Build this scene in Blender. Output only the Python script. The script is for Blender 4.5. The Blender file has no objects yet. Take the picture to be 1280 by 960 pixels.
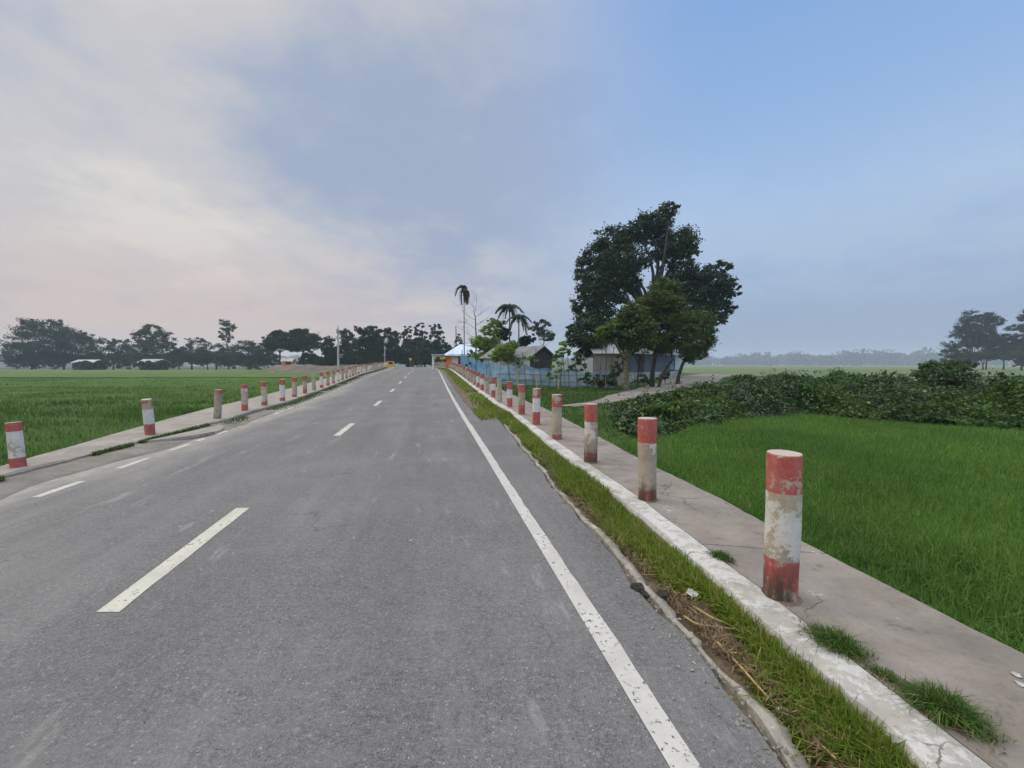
import bpy, math, random
import numpy as np
from mathutils import Vector

R = math.radians
sc = bpy.context.scene
COL = sc.collection
F, HY, H = 520.0, 456.0, 1.6          # photo focal length in px (1280 wide), horizon row, eye height


# ------------------------------------------------------------------ helpers
class Acc:
    """collects polygons of any size and links them as ONE mesh object"""
    def __init__(self):
        self.v, self.l, self.t, self.uv, self.n = [], [], [], [], 0

    def add(self, v, f, uv=None):
        v = np.asarray(v, float).reshape(-1, 3)
        f = np.asarray(f, int)
        if len(f) == 0:
            return self
        self.v.append(v)
        self.l.append(f.ravel() + self.n)
        self.t.append(np.full(len(f), f.shape[1]))
        self.uv.append(np.zeros((len(v), 2)) if uv is None else np.asarray(uv, float))
        self.n += len(v)
        return self

    def build(self, name, mat, parent=None, loc=(0, 0, 0), rotz=0.0, smooth=False):
        v = np.concatenate(self.v); l = np.concatenate(self.l); t = np.concatenate(self.t); uv = np.concatenate(self.uv)
        me = bpy.data.meshes.new(name)
        me.vertices.add(len(v)); me.vertices.foreach_set('co', v.astype(np.float32).ravel())
        me.loops.add(len(l)); me.loops.foreach_set('vertex_index', l.astype(np.int32))
        me.polygons.add(len(t))
        st = np.concatenate([[0], np.cumsum(t)[:-1]])
        me.polygons.foreach_set('loop_start', st.astype(np.int32))
        me.polygons.foreach_set('use_smooth', np.full(len(t), smooth))
        u = me.uv_layers.new(name='UVMap')
        u.data.foreach_set('uv', uv[l].astype(np.float32).ravel())
        me.update(calc_edges=True)
        me.materials.append(mat)
        o = bpy.data.objects.new(name, me)
        COL.objects.link(o)
        o.location = loc; o.rotation_euler = (0, 0, rotz)
        if parent:
            o.parent = parent
        return o

    # --- shapes
    def box(self, c, s, rz=0.0, rx=0.0):
        x, y, z = [q / 2 for q in s]
        p = np.array([[-x, -y, -z], [x, -y, -z], [x, y, -z], [-x, y, -z], [-x, -y, z], [x, -y, z], [x, y, z], [-x, y, z]])
        if rx:
            a, b = math.cos(rx), math.sin(rx)
            p = p @ np.array([[1, 0, 0], [0, a, b], [0, -b, a]])
        if rz:
            a, b = math.cos(rz), math.sin(rz)
            p = p @ np.array([[a, b, 0], [-b, a, 0], [0, 0, 1]])
        return self.add(p + np.array(c), [[0, 3, 2, 1], [4, 5, 6, 7], [0, 1, 5, 4], [1, 2, 6, 5], [2, 3, 7, 6], [3, 0, 4, 7]])

    def tube(self, pts, rad, n=8, cap=True):
        pts = np.asarray(pts, float); k = len(pts)
        rad = np.broadcast_to(np.asarray(rad, float), (k,))
        tan = np.gradient(pts, axis=0); tan /= np.linalg.norm(tan, axis=1)[:, None] + 1e-9
        ref = np.where(np.abs(tan[:, 2:3]) < .9, [[0, 0, 1.]], [[1., 0, 0]])
        a = np.cross(tan, ref); a /= np.linalg.norm(a, axis=1)[:, None] + 1e-9
        for i in range(1, k):                                        # keep the frame from twisting
            q = a[i - 1] - tan[i] * np.dot(a[i - 1], tan[i]); m = np.linalg.norm(q)
            if m > 1e-6:
                a[i] = q / m
        b = np.cross(tan, a)
        th = np.linspace(0, 2 * math.pi, n, endpoint=False)
        v = pts[:, None] + rad[:, None, None] * (np.cos(th)[None, :, None] * a[:, None] + np.sin(th)[None, :, None] * b[:, None])
        f = []
        for i in range(k - 1):
            for j in range(n):
                f.append([i * n + j, i * n + (j + 1) % n, (i + 1) * n + (j + 1) % n, (i + 1) * n + j])
        self.add(v.reshape(-1, 3), f)
        if cap:
            self.add(v[-1], [list(range(n))]); self.add(v[0], [list(range(n))[::-1]])
        return self

    def leaves(self, c, L, W, nrm=None, rng=None, up=.3, droop=0.0):
        """folded diamond leaves at the points c"""
        n = len(c)
        L = np.broadcast_to(np.asarray(L, float), (n,)) * rng.uniform(.7, 1.3, n)
        W = np.broadcast_to(np.asarray(W, float), (n,)) * rng.uniform(.75, 1.25, n)
        d = rng.normal(size=(n, 3)); d[:, 2] = d[:, 2] * .7 - droop
        d /= np.linalg.norm(d, axis=1)[:, None]
        u = rng.normal(size=(n, 3)) * .8 + np.array([0, 0, 1.]) * up * 3
        if nrm is not None:
            u = u + nrm
        s = np.cross(d, u); s /= np.linalg.norm(s, axis=1)[:, None] + 1e-9
        u = np.cross(s, d)
        p0 = c - d * L[:, None] * .5; p2 = c + d * L[:, None] * .5
        fold = u * (W * .22)[:, None]
        p1 = c + s * W[:, None] * .5 + fold - d * L[:, None] * .05
        p3 = c - s * W[:, None] * .5 + fold - d * L[:, None] * .05
        v = np.stack([p0, p1, p2, p3], 1).reshape(-1, 3)
        f = np.arange(n * 4).reshape(n, 4)
        return self.add(v, f)

    def blades(self, p, h, w, rng, lean=.35):
        n = len(p)
        h = np.broadcast_to(np.asarray(h, float), (n,)) * rng.uniform(.65, 1.2, n)
        az = rng.uniform(0, 2 * math.pi, n); le = np.abs(rng.normal(0, lean, n)) * h
        d = np.stack([np.cos(az), np.sin(az), np.zeros(n)], 1)
        fa = az + rng.uniform(.9, 2.2, n)
        s = np.stack([np.cos(fa), np.sin(fa), np.zeros(n)], 1) * (np.broadcast_to(w, (n,)) * .5)[:, None]
        z = np.array([0, 0, 1.])
        m = p + d * (le * .3)[:, None] + z * (h * .55)[:, None]
        t = p + d * le[:, None] + z * (h * np.clip(1 - .35 * le / h, .5, 1))[:, None]
        v = np.stack([p - s * .7, p + s * .7, m + s, m - s, t + s * .12, t - s * .12], 1).reshape(-1, 3)
        i = np.arange(n)[:, None] * 6
        f = np.concatenate([i + np.array([[0, 1, 2, 3]]), i + np.array([[3, 2, 4, 5]])])
        return self.add(v, f)

    def grid(self, P, UV=None):
        a, b = P.shape[:2]
        i = np.arange(a * b).reshape(a, b)
        f = np.stack([i[:-1, :-1], i[:-1, 1:], i[1:, 1:], i[1:, :-1]], -1).reshape(-1, 4)
        return self.add(P.reshape(-1, 3), f, None if UV is None else UV.reshape(-1, 2))


def tag(o, label=None, cat=None, group=None, kind=None):
    if label: o['label'] = label
    if cat: o['category'] = cat
    if group: o['group'] = group
    if kind: o['kind'] = kind
    return o


def thing(name, label, cat, loc=(0, 0, 0), rotz=0.0, group=None):
    o = bpy.data.objects.new(name, None); COL.objects.link(o)
    o.empty_display_size = .2
    o.location = loc; o.rotation_euler = (0, 0, rotz)
    return tag(o, label, cat, group)


def at(px, py, d):
    """the point at distance d (along the view) seen at a photo pixel"""
    return np.array([(px - 640) / F * d, d, H + (HY - py) * d / F])


def sm(a, b, x):
    t = np.clip((np.asarray(x, float) - a) / (b - a), 0, 1)
    return t * t * (3 - 2 * t)


def vnoise(x, y, seed=0):
    """smooth value noise for heights and outlines"""
    x = np.asarray(x, float); y = np.asarray(y, float)
    xi, yi = np.floor(x), np.floor(y); fx, fy = x - xi, y - yi
    fx = fx * fx * (3 - 2 * fx); fy = fy * fy * (3 - 2 * fy)
    h = lambda a, b: np.modf(np.abs(np.sin(a * 127.1 + b * 311.7 + seed * 74.7) * 43758.5453))[0]
    return (h(xi, yi) * (1 - fx) + h(xi + 1, yi) * fx) * (1 - fy) + (h(xi, yi + 1) * (1 - fx) + h(xi + 1, yi + 1) * fx) * fy


# ------------------------------------------------------------------ materials
class NT:
    def __init__(self, name, world=None):
        if world is None:
            self.m = bpy.data.materials.new(name); self.m.use_nodes = True; self.t = self.m.node_tree
        else:
            self.t = world.node_tree
        self.t.nodes.clear(); self.N = self.t.nodes

    def n(self, typ, **kw):
        nd = self.N.new(typ)
        for k, v in kw.items():
            if k.startswith('i_'):
                self.set(nd.inputs[k[2:].replace('_', ' ')], v)
            else:
                setattr(nd, k, v)
        return nd

    def set(self, sock, v):
        if isinstance(v, bpy.types.NodeSocket): self.t.links.new(v, sock)
        elif isinstance(v, (tuple, list)) and len(v) == 3 and sock.type == 'RGBA': sock.default_value = (*v, 1)
        else: sock.default_value = v

    def math(self, op, a, b=0.0, c=None, clamp=False):
        nd = self.N.new('ShaderNodeMath'); nd.operation = op; nd.use_clamp = clamp
        self.set(nd.inputs[0], a); self.set(nd.inputs[1], b)
        if c is not None: self.set(nd.inputs[2], c)
        return nd.outputs[0]

    def mix(self, f, a, b, mode='MIX'):
        nd = self.N.new('ShaderNodeMix'); nd.data_type = 'RGBA'; nd.blend_type = mode
        self.set(nd.inputs[0], f); self.set(nd.inputs[6], a); self.set(nd.inputs[7], b)
        return nd.outputs[2]

    def step(self, x, a, b):
        nd = self.N.new('ShaderNodeMapRange'); nd.interpolation_type = 'SMOOTHSTEP'
        self.set(nd.inputs[0], x); nd.inputs[1].default_value = a; nd.inputs[2].default_value = b
        return nd.outputs[0]

    def noise(self, vec, scale, detail=4, rough=.55, w=None, dist=0.0):
        nd = self.N.new('ShaderNodeTexNoise')
        if w is not None:
            nd.noise_dimensions = '4D'; self.set(nd.inputs['W'], w)
        self.set(nd.inputs['Vector'], vec)
        nd.inputs['Scale'].default_value = scale; nd.inputs['Detail'].default_value = detail
        nd.inputs['Roughness'].default_value = rough; nd.inputs['Distortion'].default_value = dist
        return nd.outputs['Fac']

    def scale(self, vec, s):
        nd = self.N.new('ShaderNodeVectorMath'); nd.operation = 'MULTIPLY'
        self.set(nd.inputs[0], vec); nd.inputs[1].default_value = s
        return nd.outputs[0]

    def obj(self): return self.n('ShaderNodeTexCoord').outputs['Object']
    def uv(self): return self.n('ShaderNodeTexCoord').outputs['UV']

    def prop(self, name):
        return self.n('ShaderNodeAttribute', attribute_type='OBJECT', attribute_name=name).outputs['Fac']

    def out(self, col, rough=.8, spec=.3, bump=None, bs=.3, bd=.01, trans=0.0, alpha=None, metal=0.0):
        p = self.n('ShaderNodeBsdfPrincipled')
        self.set(p.inputs['Base Color'], col); self.set(p.inputs['Roughness'], rough)
        p.inputs['Specular IOR Level'].default_value = spec; p.inputs['Metallic'].default_value = metal
        if alpha is not None: self.set(p.inputs['Alpha'], alpha)
        if bump is not None:
            b = self.n('ShaderNodeBump'); b.inputs['Strength'].default_value = bs; b.inputs['Distance'].default_value = bd
            self.set(b.inputs['Height'], bump); self.set(p.inputs['Normal'], b.outputs[0])
        s = p.outputs[0]
        if trans:
            t = self.n('ShaderNodeBsdfTranslucent'); self.set(t.inputs['Color'], col)
            mx = self.n('ShaderNodeMixShader'); mx.inputs[0].default_value = trans
            self.set(mx.inputs[1], s); self.set(mx.inputs[2], t.outputs[0]); s = mx.outputs[0]
        o = self.n('ShaderNodeOutputMaterial'); self.set(o.inputs['Surface'], s)
        return self.m


def m_plain(name, col, rough=.8, var=.25, scale=3.0, spec=.3, metal=0.0, bs=.2):
    t = NT(name); c = t.obj()
    n1 = t.noise(c, scale, 6, .65)
    col2 = tuple(q * (1 - var * 1.6) for q in col); col3 = tuple(min(1, q * (1 + var)) for q in col)
    return t.out(t.mix(t.step(n1, .3, .7), col2, col3), rough, spec, bump=n1, bs=bs, metal=metal)


def m_leaf(name, a, b, trans=.3, spec=.25, c=None, rough=.55, odd=.95):
    t = NT(name)
    r = t.n('ShaderNodeNewGeometry').outputs['Random Per Island']
    col = t.mix(r, a, b)
    if c is not None:                                               # a few odd leaves (young, or yellowed)
        col = t.mix(t.step(r, odd - .02, odd + .02), col, c)
    big = t.noise(t.obj(), .35, 3)
    col = t.mix(t.step(big, .35, .65), t.mix(1.0, col, (.72, .78, .8), 'MULTIPLY'), col)
    return t.out(col, rough, spec, trans=trans)


def m_asphalt():
    t = NT('worn_asphalt'); c = t.obj(); uv = t.uv()
    s = t.n('ShaderNodeSeparateXYZ'); t.set(s.inputs[0], uv); u, v = s.outputs[0], s.outputs[1]
    fine = t.noise(c, 120, 3, .7); mid = t.noise(c, 9, 5, .6); big = t.noise(c, .55, 5, .6)
    col = t.mix(t.step(t.math('ADD', t.math('MULTIPLY', fine, .6), t.math('MULTIPLY', t.noise(c, 42, 4, .75), .4)), .36, .64), (.052, .0515, .054), (.148, .147, .150))
    spk = t.noise(c, 30, 5, .82)
    col = t.mix(t.math('MULTIPLY', t.step(spk, .53, .64), .6), col, (.225, .223, .222))
    col = t.mix(t.math('MULTIPLY', t.step(spk, .47, .37), .65), col, (.038, .038, .04))
    col = t.mix(t.math('MULTIPLY', t.step(mid, .35, .7), .35), col, (.165, .162, .162))
    col = t.mix(t.math('MULTIPLY', t.step(big, .42, .68), .38), col, (.175, .172, .17))
    # aggregate: pale and dark stones
    vo = t.n('ShaderNodeTexVoronoi'); t.set(vo.inputs['Vector'], c); vo.inputs['Scale'].default_value = 62
    cs = t.n('ShaderNodeSeparateColor'); t.set(cs.inputs[0], vo.outputs['Color'])
    stone = t.math('MULTIPLY', t.step(cs.outputs[0], .90, .94), t.step(vo.outputs['Distance'], .42, .22))
    col = t.mix(t.math('MULTIPLY', stone, .6), col, (.30, .29, .285))
    dk = t.math('MULTIPLY', t.step(cs.outputs[1], .9, .93), t.step(vo.outputs['Distance'], .42, .2))
    col = t.mix(t.math('MULTIPLY', dk, .75), col, (.035, .035, .04))
    # rare larger chips and dark pits
    v2 = t.n('ShaderNodeTexVoronoi'); t.set(v2.inputs['Vector'], c); v2.inputs['Scale'].default_value = 5.5
    c2 = t.n('ShaderNodeSeparateColor'); t.set(c2.inputs[0], v2.outputs['Color'])
    wob = t.math('ADD', v2.outputs['Distance'], t.math('MULTIPLY', t.noise(c, 60, 2), .06))
    col = t.mix(t.math('MULTIPLY', t.step(c2.outputs[0], .86, .88), t.step(wob, .13, .08)), col, (.27, .265, .26))
    col = t.mix(t.math('MULTIPLY', t.step(c2.outputs[1], .9, .92), t.step(wob, .12, .08)), col, (.03, .03, .033))
    # pale scuffs dragged along the road
    sc1 = t.noise(t.scale(uv, (5.0, .9, 1)), 1.0, 6, .7); sc2 = t.noise(t.scale(uv, (.8, .45, 1)), 1.0, 2)
    scf = t.math('MULTIPLY', t.step(sc1, .56, .66), t.step(sc2, .44, .56))
    col = t.mix(t.math('MULTIPLY', scf, .45), col, (.26, .255, .25))
    oil = t.math('MULTIPLY', t.step(t.noise(c, 1.7, 4, .6), .655, .72), t.step(t.noise(c, 14, 3), .35, .6))
    col = t.mix(t.math('MULTIPLY', oil, .5), col, (.045, .043, .042))
    # two slightly polished wheel paths in each lane
    wp = t.math('MULTIPLY', t.math('SINE', t.math('MULTIPLY', u, 4.2)), .06)
    col = t.mix(t.math('ADD', .06, wp), col, (.06, .059, .061))
    lng = t.noise(t.scale(uv, (1.6, .16, 1)), 1.0, 5, .65)
    col = t.mix(t.math('MULTIPLY', t.step(lng, .50, .66), .20), col, (.205, .202, .2))
    col = t.mix(t.math('MULTIPLY', t.step(lng, .46, .32), .30), col, (.055, .055, .057))
    # fine cracks
    v3 = t.n('ShaderNodeTexVoronoi', feature='DISTANCE_TO_EDGE'); v3.inputs['Scale'].default_value = 1.1
    wv = t.n('ShaderNodeVectorMath', operation='ADD'); t.set(wv.inputs[0], c)
    nz = t.n('ShaderNodeTexNoise'); t.set(nz.inputs['Vector'], c); nz.inputs['Scale'].default_value = 2.2; nz.inputs['Detail'].default_value = 5
    t.set(wv.inputs[1], t.scale(nz.outputs['Color'], (.7, .7, .7))); t.set(v3.inputs['Vector'], wv.outputs[0])
    crk = t.math('MULTIPLY', t.step(v3.outputs['Distance'], .012, .003), t.step(t.noise(c, .6, 2), .56, .66))
    col = t.mix(t.math('MULTIPLY', crk, .6), col, (.05, .05, .05))
    # dust blown over the far shoulder
    du = t.math('ADD', u, t.math('MULTIPLY', t.math('SUBTRACT', t.noise(t.scale(uv, (.9, .35, 1)), 1.0, 6, .65), .5), 2.6))
    dust = t.math('MULTIPLY', t.step(du, -1.9, -3.1), t.step(v, 38, 14))
    dcol = t.mix(t.step(t.noise(t.scale(uv, (3, 1.2, 1)), 2.0, 7, .7), .3, .7), (.205, .19, .17), (.30, .28, .255))
    col = t.mix(t.math('MULTIPLY', dust, .8), col, dcol)
    h = t.math('ADD', t.math('MULTIPLY', fine, 1.0), t.math('MULTIPLY', stone, .5))
    return t.out(col, t.mix(mid, (.72, .72, .72), (.9, .9, .9)), .25, bump=h, bs=.45, bd=.006)


def m_paint(name, col, wear=.5, dust=.0):
    t = NT(name); c = t.obj()
    n1 = t.noise(c, 26, 6, .75); n2 = t.noise(c, 2.2, 4, .6); n3 = t.noise(t.scale(c, (1, 1, 1)), 90, 3, .7)
    base = t.mix(t.step(n2, .3, .7), tuple(q * .78 for q in col), col)
    base = t.mix(t.math('MULTIPLY', t.step(n3, .5, .75), .35), base, (.25, .245, .23))
    e = t.math('ADD', n1, t.math('MULTIPLY', t.math('SUBTRACT', n2, .5), .35))
    worn = t.step(e, .60 + .12 * (1 - wear), .66 + .12 * (1 - wear))
    a = t.math('SUBTRACT', 1.0, worn)
    if dust:
        a = t.math('MULTIPLY', a, t.math('SUBTRACT', 1.0, t.math('MULTIPLY', t.step(t.noise(c, 3.3, 5, .7), .42, .6), dust)))
    return t.out(base, .8, .2, alpha=a)


def m_concrete(name, lo, hi, white=0.0, stain=.5, scale=1.0, joint=0):
    t = NT(name); c = t.obj()
    n1 = t.noise(c, 1.7 * scale, 7, .68); n2 = t.noise(c, 38, 5, .7); n3 = t.noise(c, 6 * scale, 6, .7); n4 = t.noise(c, .6, 3)
    col = t.mix(t.step(n1, .32, .68), lo, hi)
    col = t.mix(t.math('MULTIPLY', t.step(n2, .5, .72), .35), col, tuple(q * .55 for q in lo))
    col = t.mix(t.math('MULTIPLY', t.step(n3, .56, .70), stain), col, tuple(q * .6 for q in lo))
    col = t.mix(t.math('MULTIPLY', t.step(n4, .5, .75), .3), col, (.22, .2, .17))
    if white:
        w = t.step(t.math('ADD', t.math('MULTIPLY', n1, .6), t.math('MULTIPLY', t.noise(c, 11, 7, .75), .5)), .72 - .3 * white, .76 - .3 * white)
        col = t.mix(t.math('MULTIPLY', w, .8), col, t.mix(t.step(n2, .4, .7), (.43, .43, .425), (.34, .335, .33)))
    vo = t.n('ShaderNodeTexVoronoi', feature='DISTANCE_TO_EDGE'); vo.inputs['Scale'].default_value = 1.5
    wv = t.n('ShaderNodeVectorMath', operation='ADD'); t.set(wv.inputs[0], c)
    nz = t.n('ShaderNodeTexNoise'); t.set(nz.inputs['Vector'], c); nz.inputs['Scale'].default_value = 3; nz.inputs['Detail'].default_value = 6
    t.set(wv.inputs[1], t.scale(nz.outputs['Color'], (.6, .6, .6))); t.set(vo.inputs['Vector'], wv.outputs[0])
    crk = t.math('MULTIPLY', t.step(vo.outputs['Distance'], .012, .003), t.step(t.noise(c, 1.1, 2), .5, .6))
    col = t.mix(t.math('MULTIPLY', crk, .75), col, (.06, .055, .05))
    if joint:                                                       # cast joints across the slab
        sx = t.n('ShaderNodeSeparateXYZ'); t.set(sx.inputs[0], c)
        yy = t.math('ADD', t.math('ADD', sx.outputs[1], t.math('MULTIPLY', sx.outputs[0], .19)), t.math('MULTIPLY', t.math('SUBTRACT', n3, .5), .06))
        fr = t.math('ABSOLUTE', t.math('SUBTRACT', t.math('FRACT', t.math('DIVIDE', yy, joint)), .5))
        jt = t.step(fr, .006 / joint * 2, .003 / joint)
        col = t.mix(t.math('MULTIPLY', jt, .8), col, (.05, .045, .04))
    h = t.math('SUBTRACT', t.math('ADD', t.math('MULTIPLY', n1, .6), t.math('MULTIPLY', n2, .25)), t.math('MULTIPLY', crk, .5))
    return t.out(col, .88, .2, bump=h, bs=.6, bd=.02)


def m_post():
    """bare concrete under worn red and white bands; each post carries its own band heights and wear"""
    t = NT('painted_concrete_post'); c = t.obj()
    s = t.n('ShaderNodeSeparateXYZ'); t.set(s.inputs[0], c); z = s.outputs[2]
    sd = t.prop('seed')
    n0 = t.noise(c, 4.5, 6, .7, w=sd); n1 = t.noise(c, 17, 6, .75, w=sd); n2 = t.noise(c, 3.0, 3, .6, w=t.math('ADD', sd, 7.3))
    n3 = t.noise(t.scale(c, (9, 9, 2.2)), 1.0, 6, .7, w=sd)
    con = t.mix(t.step(n0, .3, .7), (.25, .205, .155), (.40, .345, .27))
    con = t.mix(t.math('MULTIPLY', t.step(n3, .5, .72), .5), con, (.17, .135, .10))
    zz = t.math('ADD', z, t.math('MULTIPLY', t.math('SUBTRACT', n2, .5), .07))
    zz = t.math('ADD', zz, t.math('MULTIPLY', t.math('SUBTRACT', n1, .5), .035))
    top = t.step(t.math('SUBTRACT', zz, t.prop('band_top')), -.004, .004)
    low = t.step(t.math('SUBTRACT', t.prop('band_low'), zz), -.004, .004)
    midb = t.math('MULTIPLY', t.math('SUBTRACT', 1.0, top), t.math('SUBTRACT', 1.0, low))
    wear = t.math('ADD', t.math('MULTIPLY', n0, .55), t.math('MULTIPLY', n1, .45))
    wn = t.math('ADD', wear, t.math('MULTIPLY', t.math('SUBTRACT', t.noise(c, 1.9, 2, .5, w=t.math('ADD', sd, 3.1)), .5), .5))
    kp = lambda amt: t.step(t.math('SUBTRACT', t.math('ADD', t.math('MULTIPLY', amt, .50), .205), wn), -.015, .02)
    redc = t.mix(t.step(n1, .3, .7), (.285, .056, .048), (.40, .115, .098))
    redc = t.mix(t.math('MULTIPLY', t.step(n3, .48, .66), .35), redc, (.34, .17, .14))
    whc = t.mix(t.step(n1, .35, .7), (.44, .43, .40), (.60, .585, .56))
    col = t.mix(t.math('MULTIPLY', midb, kp(t.prop('white_left'))), con, whc)
    col = t.mix(t.math('MULTIPLY', top, kp(t.prop('red_left'))), col, redc)
    col = t.mix(t.math('MULTIPLY', low, kp(t.prop('red_low'))), col, redc)
    mud = t.math('MULTIPLY', t.step(t.math('ADD', z, t.math('MULTIPLY', n0, .40)), .50, .26), t.step(n3, .36, .58))
    col = t.mix(t.math('MULTIPLY', mud, t.prop('mud')), col, (.055, .042, .033))
    rim = t.step(z, .893, .897)
    col = t.mix(t.math('MULTIPLY', rim, .8), col, t.mix(n1, (.30, .27, .24), (.45, .43, .40)))
    h = t.math('ADD', wear, t.math('MULTIPLY', top, .05))
    return t.out(col, .8, .25, bump=h, bs=.5, bd=.012)


def m_ground():
    t = NT('earth_and_grass'); c = t.obj()
    n1 = t.noise(c, .5, 6, .65); n2 = t.noise(c, 6, 6, .7); n3 = t.noise(c, 60, 3, .7)
    col = t.mix(t.step(n2, .3, .7), (.022, .052, .012), (.045, .085, .020))
    soil = t.mix(t.step(n3, .3, .7), (.085, .068, .048), (.15, .125, .095))
    col = t.mix(t.math('MULTIPLY', t.step(t.math('ADD', n1, t.math('MULTIPLY', t.math('SUBTRACT', n2, .5), .4)), .55, .66), .6), col, soil)
    return t.out(col, .95, .1, bump=n2, bs=.5, bd=.05)


def m_field(name, lo, hi, scale=1.0):
    t = NT(name); c = t.obj()
    n1 = t.noise(c, 9 * scale, 5, .7); n2 = t.noise(t.scale(c, (.05, .12, 1)), 1.0, 4, .6); n3 = t.noise(c, 55 * scale, 3, .7)
    col = t.mix(t.step(n1, .3, .7), lo, hi)
    col = t.mix(t.math('MULTIPLY', t.step(n3, .5, .7), .35), col, tuple(q * .55 for q in lo))
    col = t.mix(t.math('MULTIPLY', t.step(n2, .42, .66), .45), col, (hi[0] * 1.5, hi[1] * 1.18, hi[2] * 1.05))
    return t.out(col, .9, .12, bump=t.math('ADD', n1, n3), bs=.8, bd=.10)


def m_dirt(name, lo, hi, scale=4.0):
    t = NT(name); c = t.obj()
    n1 = t.noise(c, scale, 7, .7); n2 = t.noise(c, 50, 4, .7)
    col = t.mix(t.step(n1, .3, .7), lo, hi)
    col = t.mix(t.math('MULTIPLY', t.step(n2, .45, .7), .5), col, tuple(q * .5 for q in lo))
    return t.out(col, .95, .1, bump=t.math('ADD', n1, t.math('MULTIPLY', n2, .4)), bs=.7, bd=.03)


def m_tin(name, lo, hi, rust=.3, axis=0, pitch=.10, metal=.0, rough=.5):
    """corrugated sheet: ridges in the bump, weathering in the colour"""
    t = NT(name); c = t.obj(); uv = t.uv()
    s = t.n('ShaderNodeSeparateXYZ'); t.set(s.inputs[0], uv); u = s.outputs[axis]
    n1 = t.noise(t.scale(uv, (2.5, .5, 1) if axis == 0 else (.5, 2.5, 1)), 1.0, 6, .7); n2 = t.noise(c, 2.0, 5, .65)
    sh = t.math('FLOOR', t.math('MULTIPLY', u, 1.25))
    wn = t.n('ShaderNodeTexWhiteNoise', noise_dimensions='1D'); t.set(wn.inputs['W'], sh)
    col = t.mix(wn.outputs['Value'], lo, hi)
    col = t.mix(t.math('MULTIPLY', t.step(n1, .5, .75), rust), col, (.16, .10, .065))
    col = t.mix(t.math('MULTIPLY', t.step(n2, .45, .7), .3), col, tuple(q * .6 for q in lo))
    w = t.math('SINE', t.math('MULTIPLY', u, 2 * math.pi / pitch))
    return t.out(col, rough, .4, bump=w, bs=.8, bd=.02, metal=metal)


def m_net():
    t = NT('blue_fence_net'); uv = t.uv(); c = t.obj()
    s = t.n('ShaderNodeSeparateXYZ'); t.set(s.inputs[0], uv)
    n1 = t.noise(t.scale(uv, (.8, 1.5, 1)), 1.0, 6, .65); n2 = t.noise(t.scale(uv, (5, 1.0, 1)), 1.0, 3)
    col = t.mix(t.step(n1, .35, .65), (.07, .23, .44), (.18, .38, .56))
    col = t.mix(t.math('MULTIPLY', t.step(n2, .55, .7), .4), col, (.30, .40, .46))
    a = t.math('ADD', .52, t.math('MULTIPLY', n1, .35))
    fall = t.step(s.outputs[0], 13.0, 22.0)                        # the older length is more threadbare
    col = t.mix(t.math('MULTIPLY', fall, .45), col, (.24, .34, .42))
    a = t.math('SUBTRACT', a, t.math('MULTIPLY', fall, .18))
    return t.out(col, .7, .2, alpha=a, trans=.2)


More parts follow.
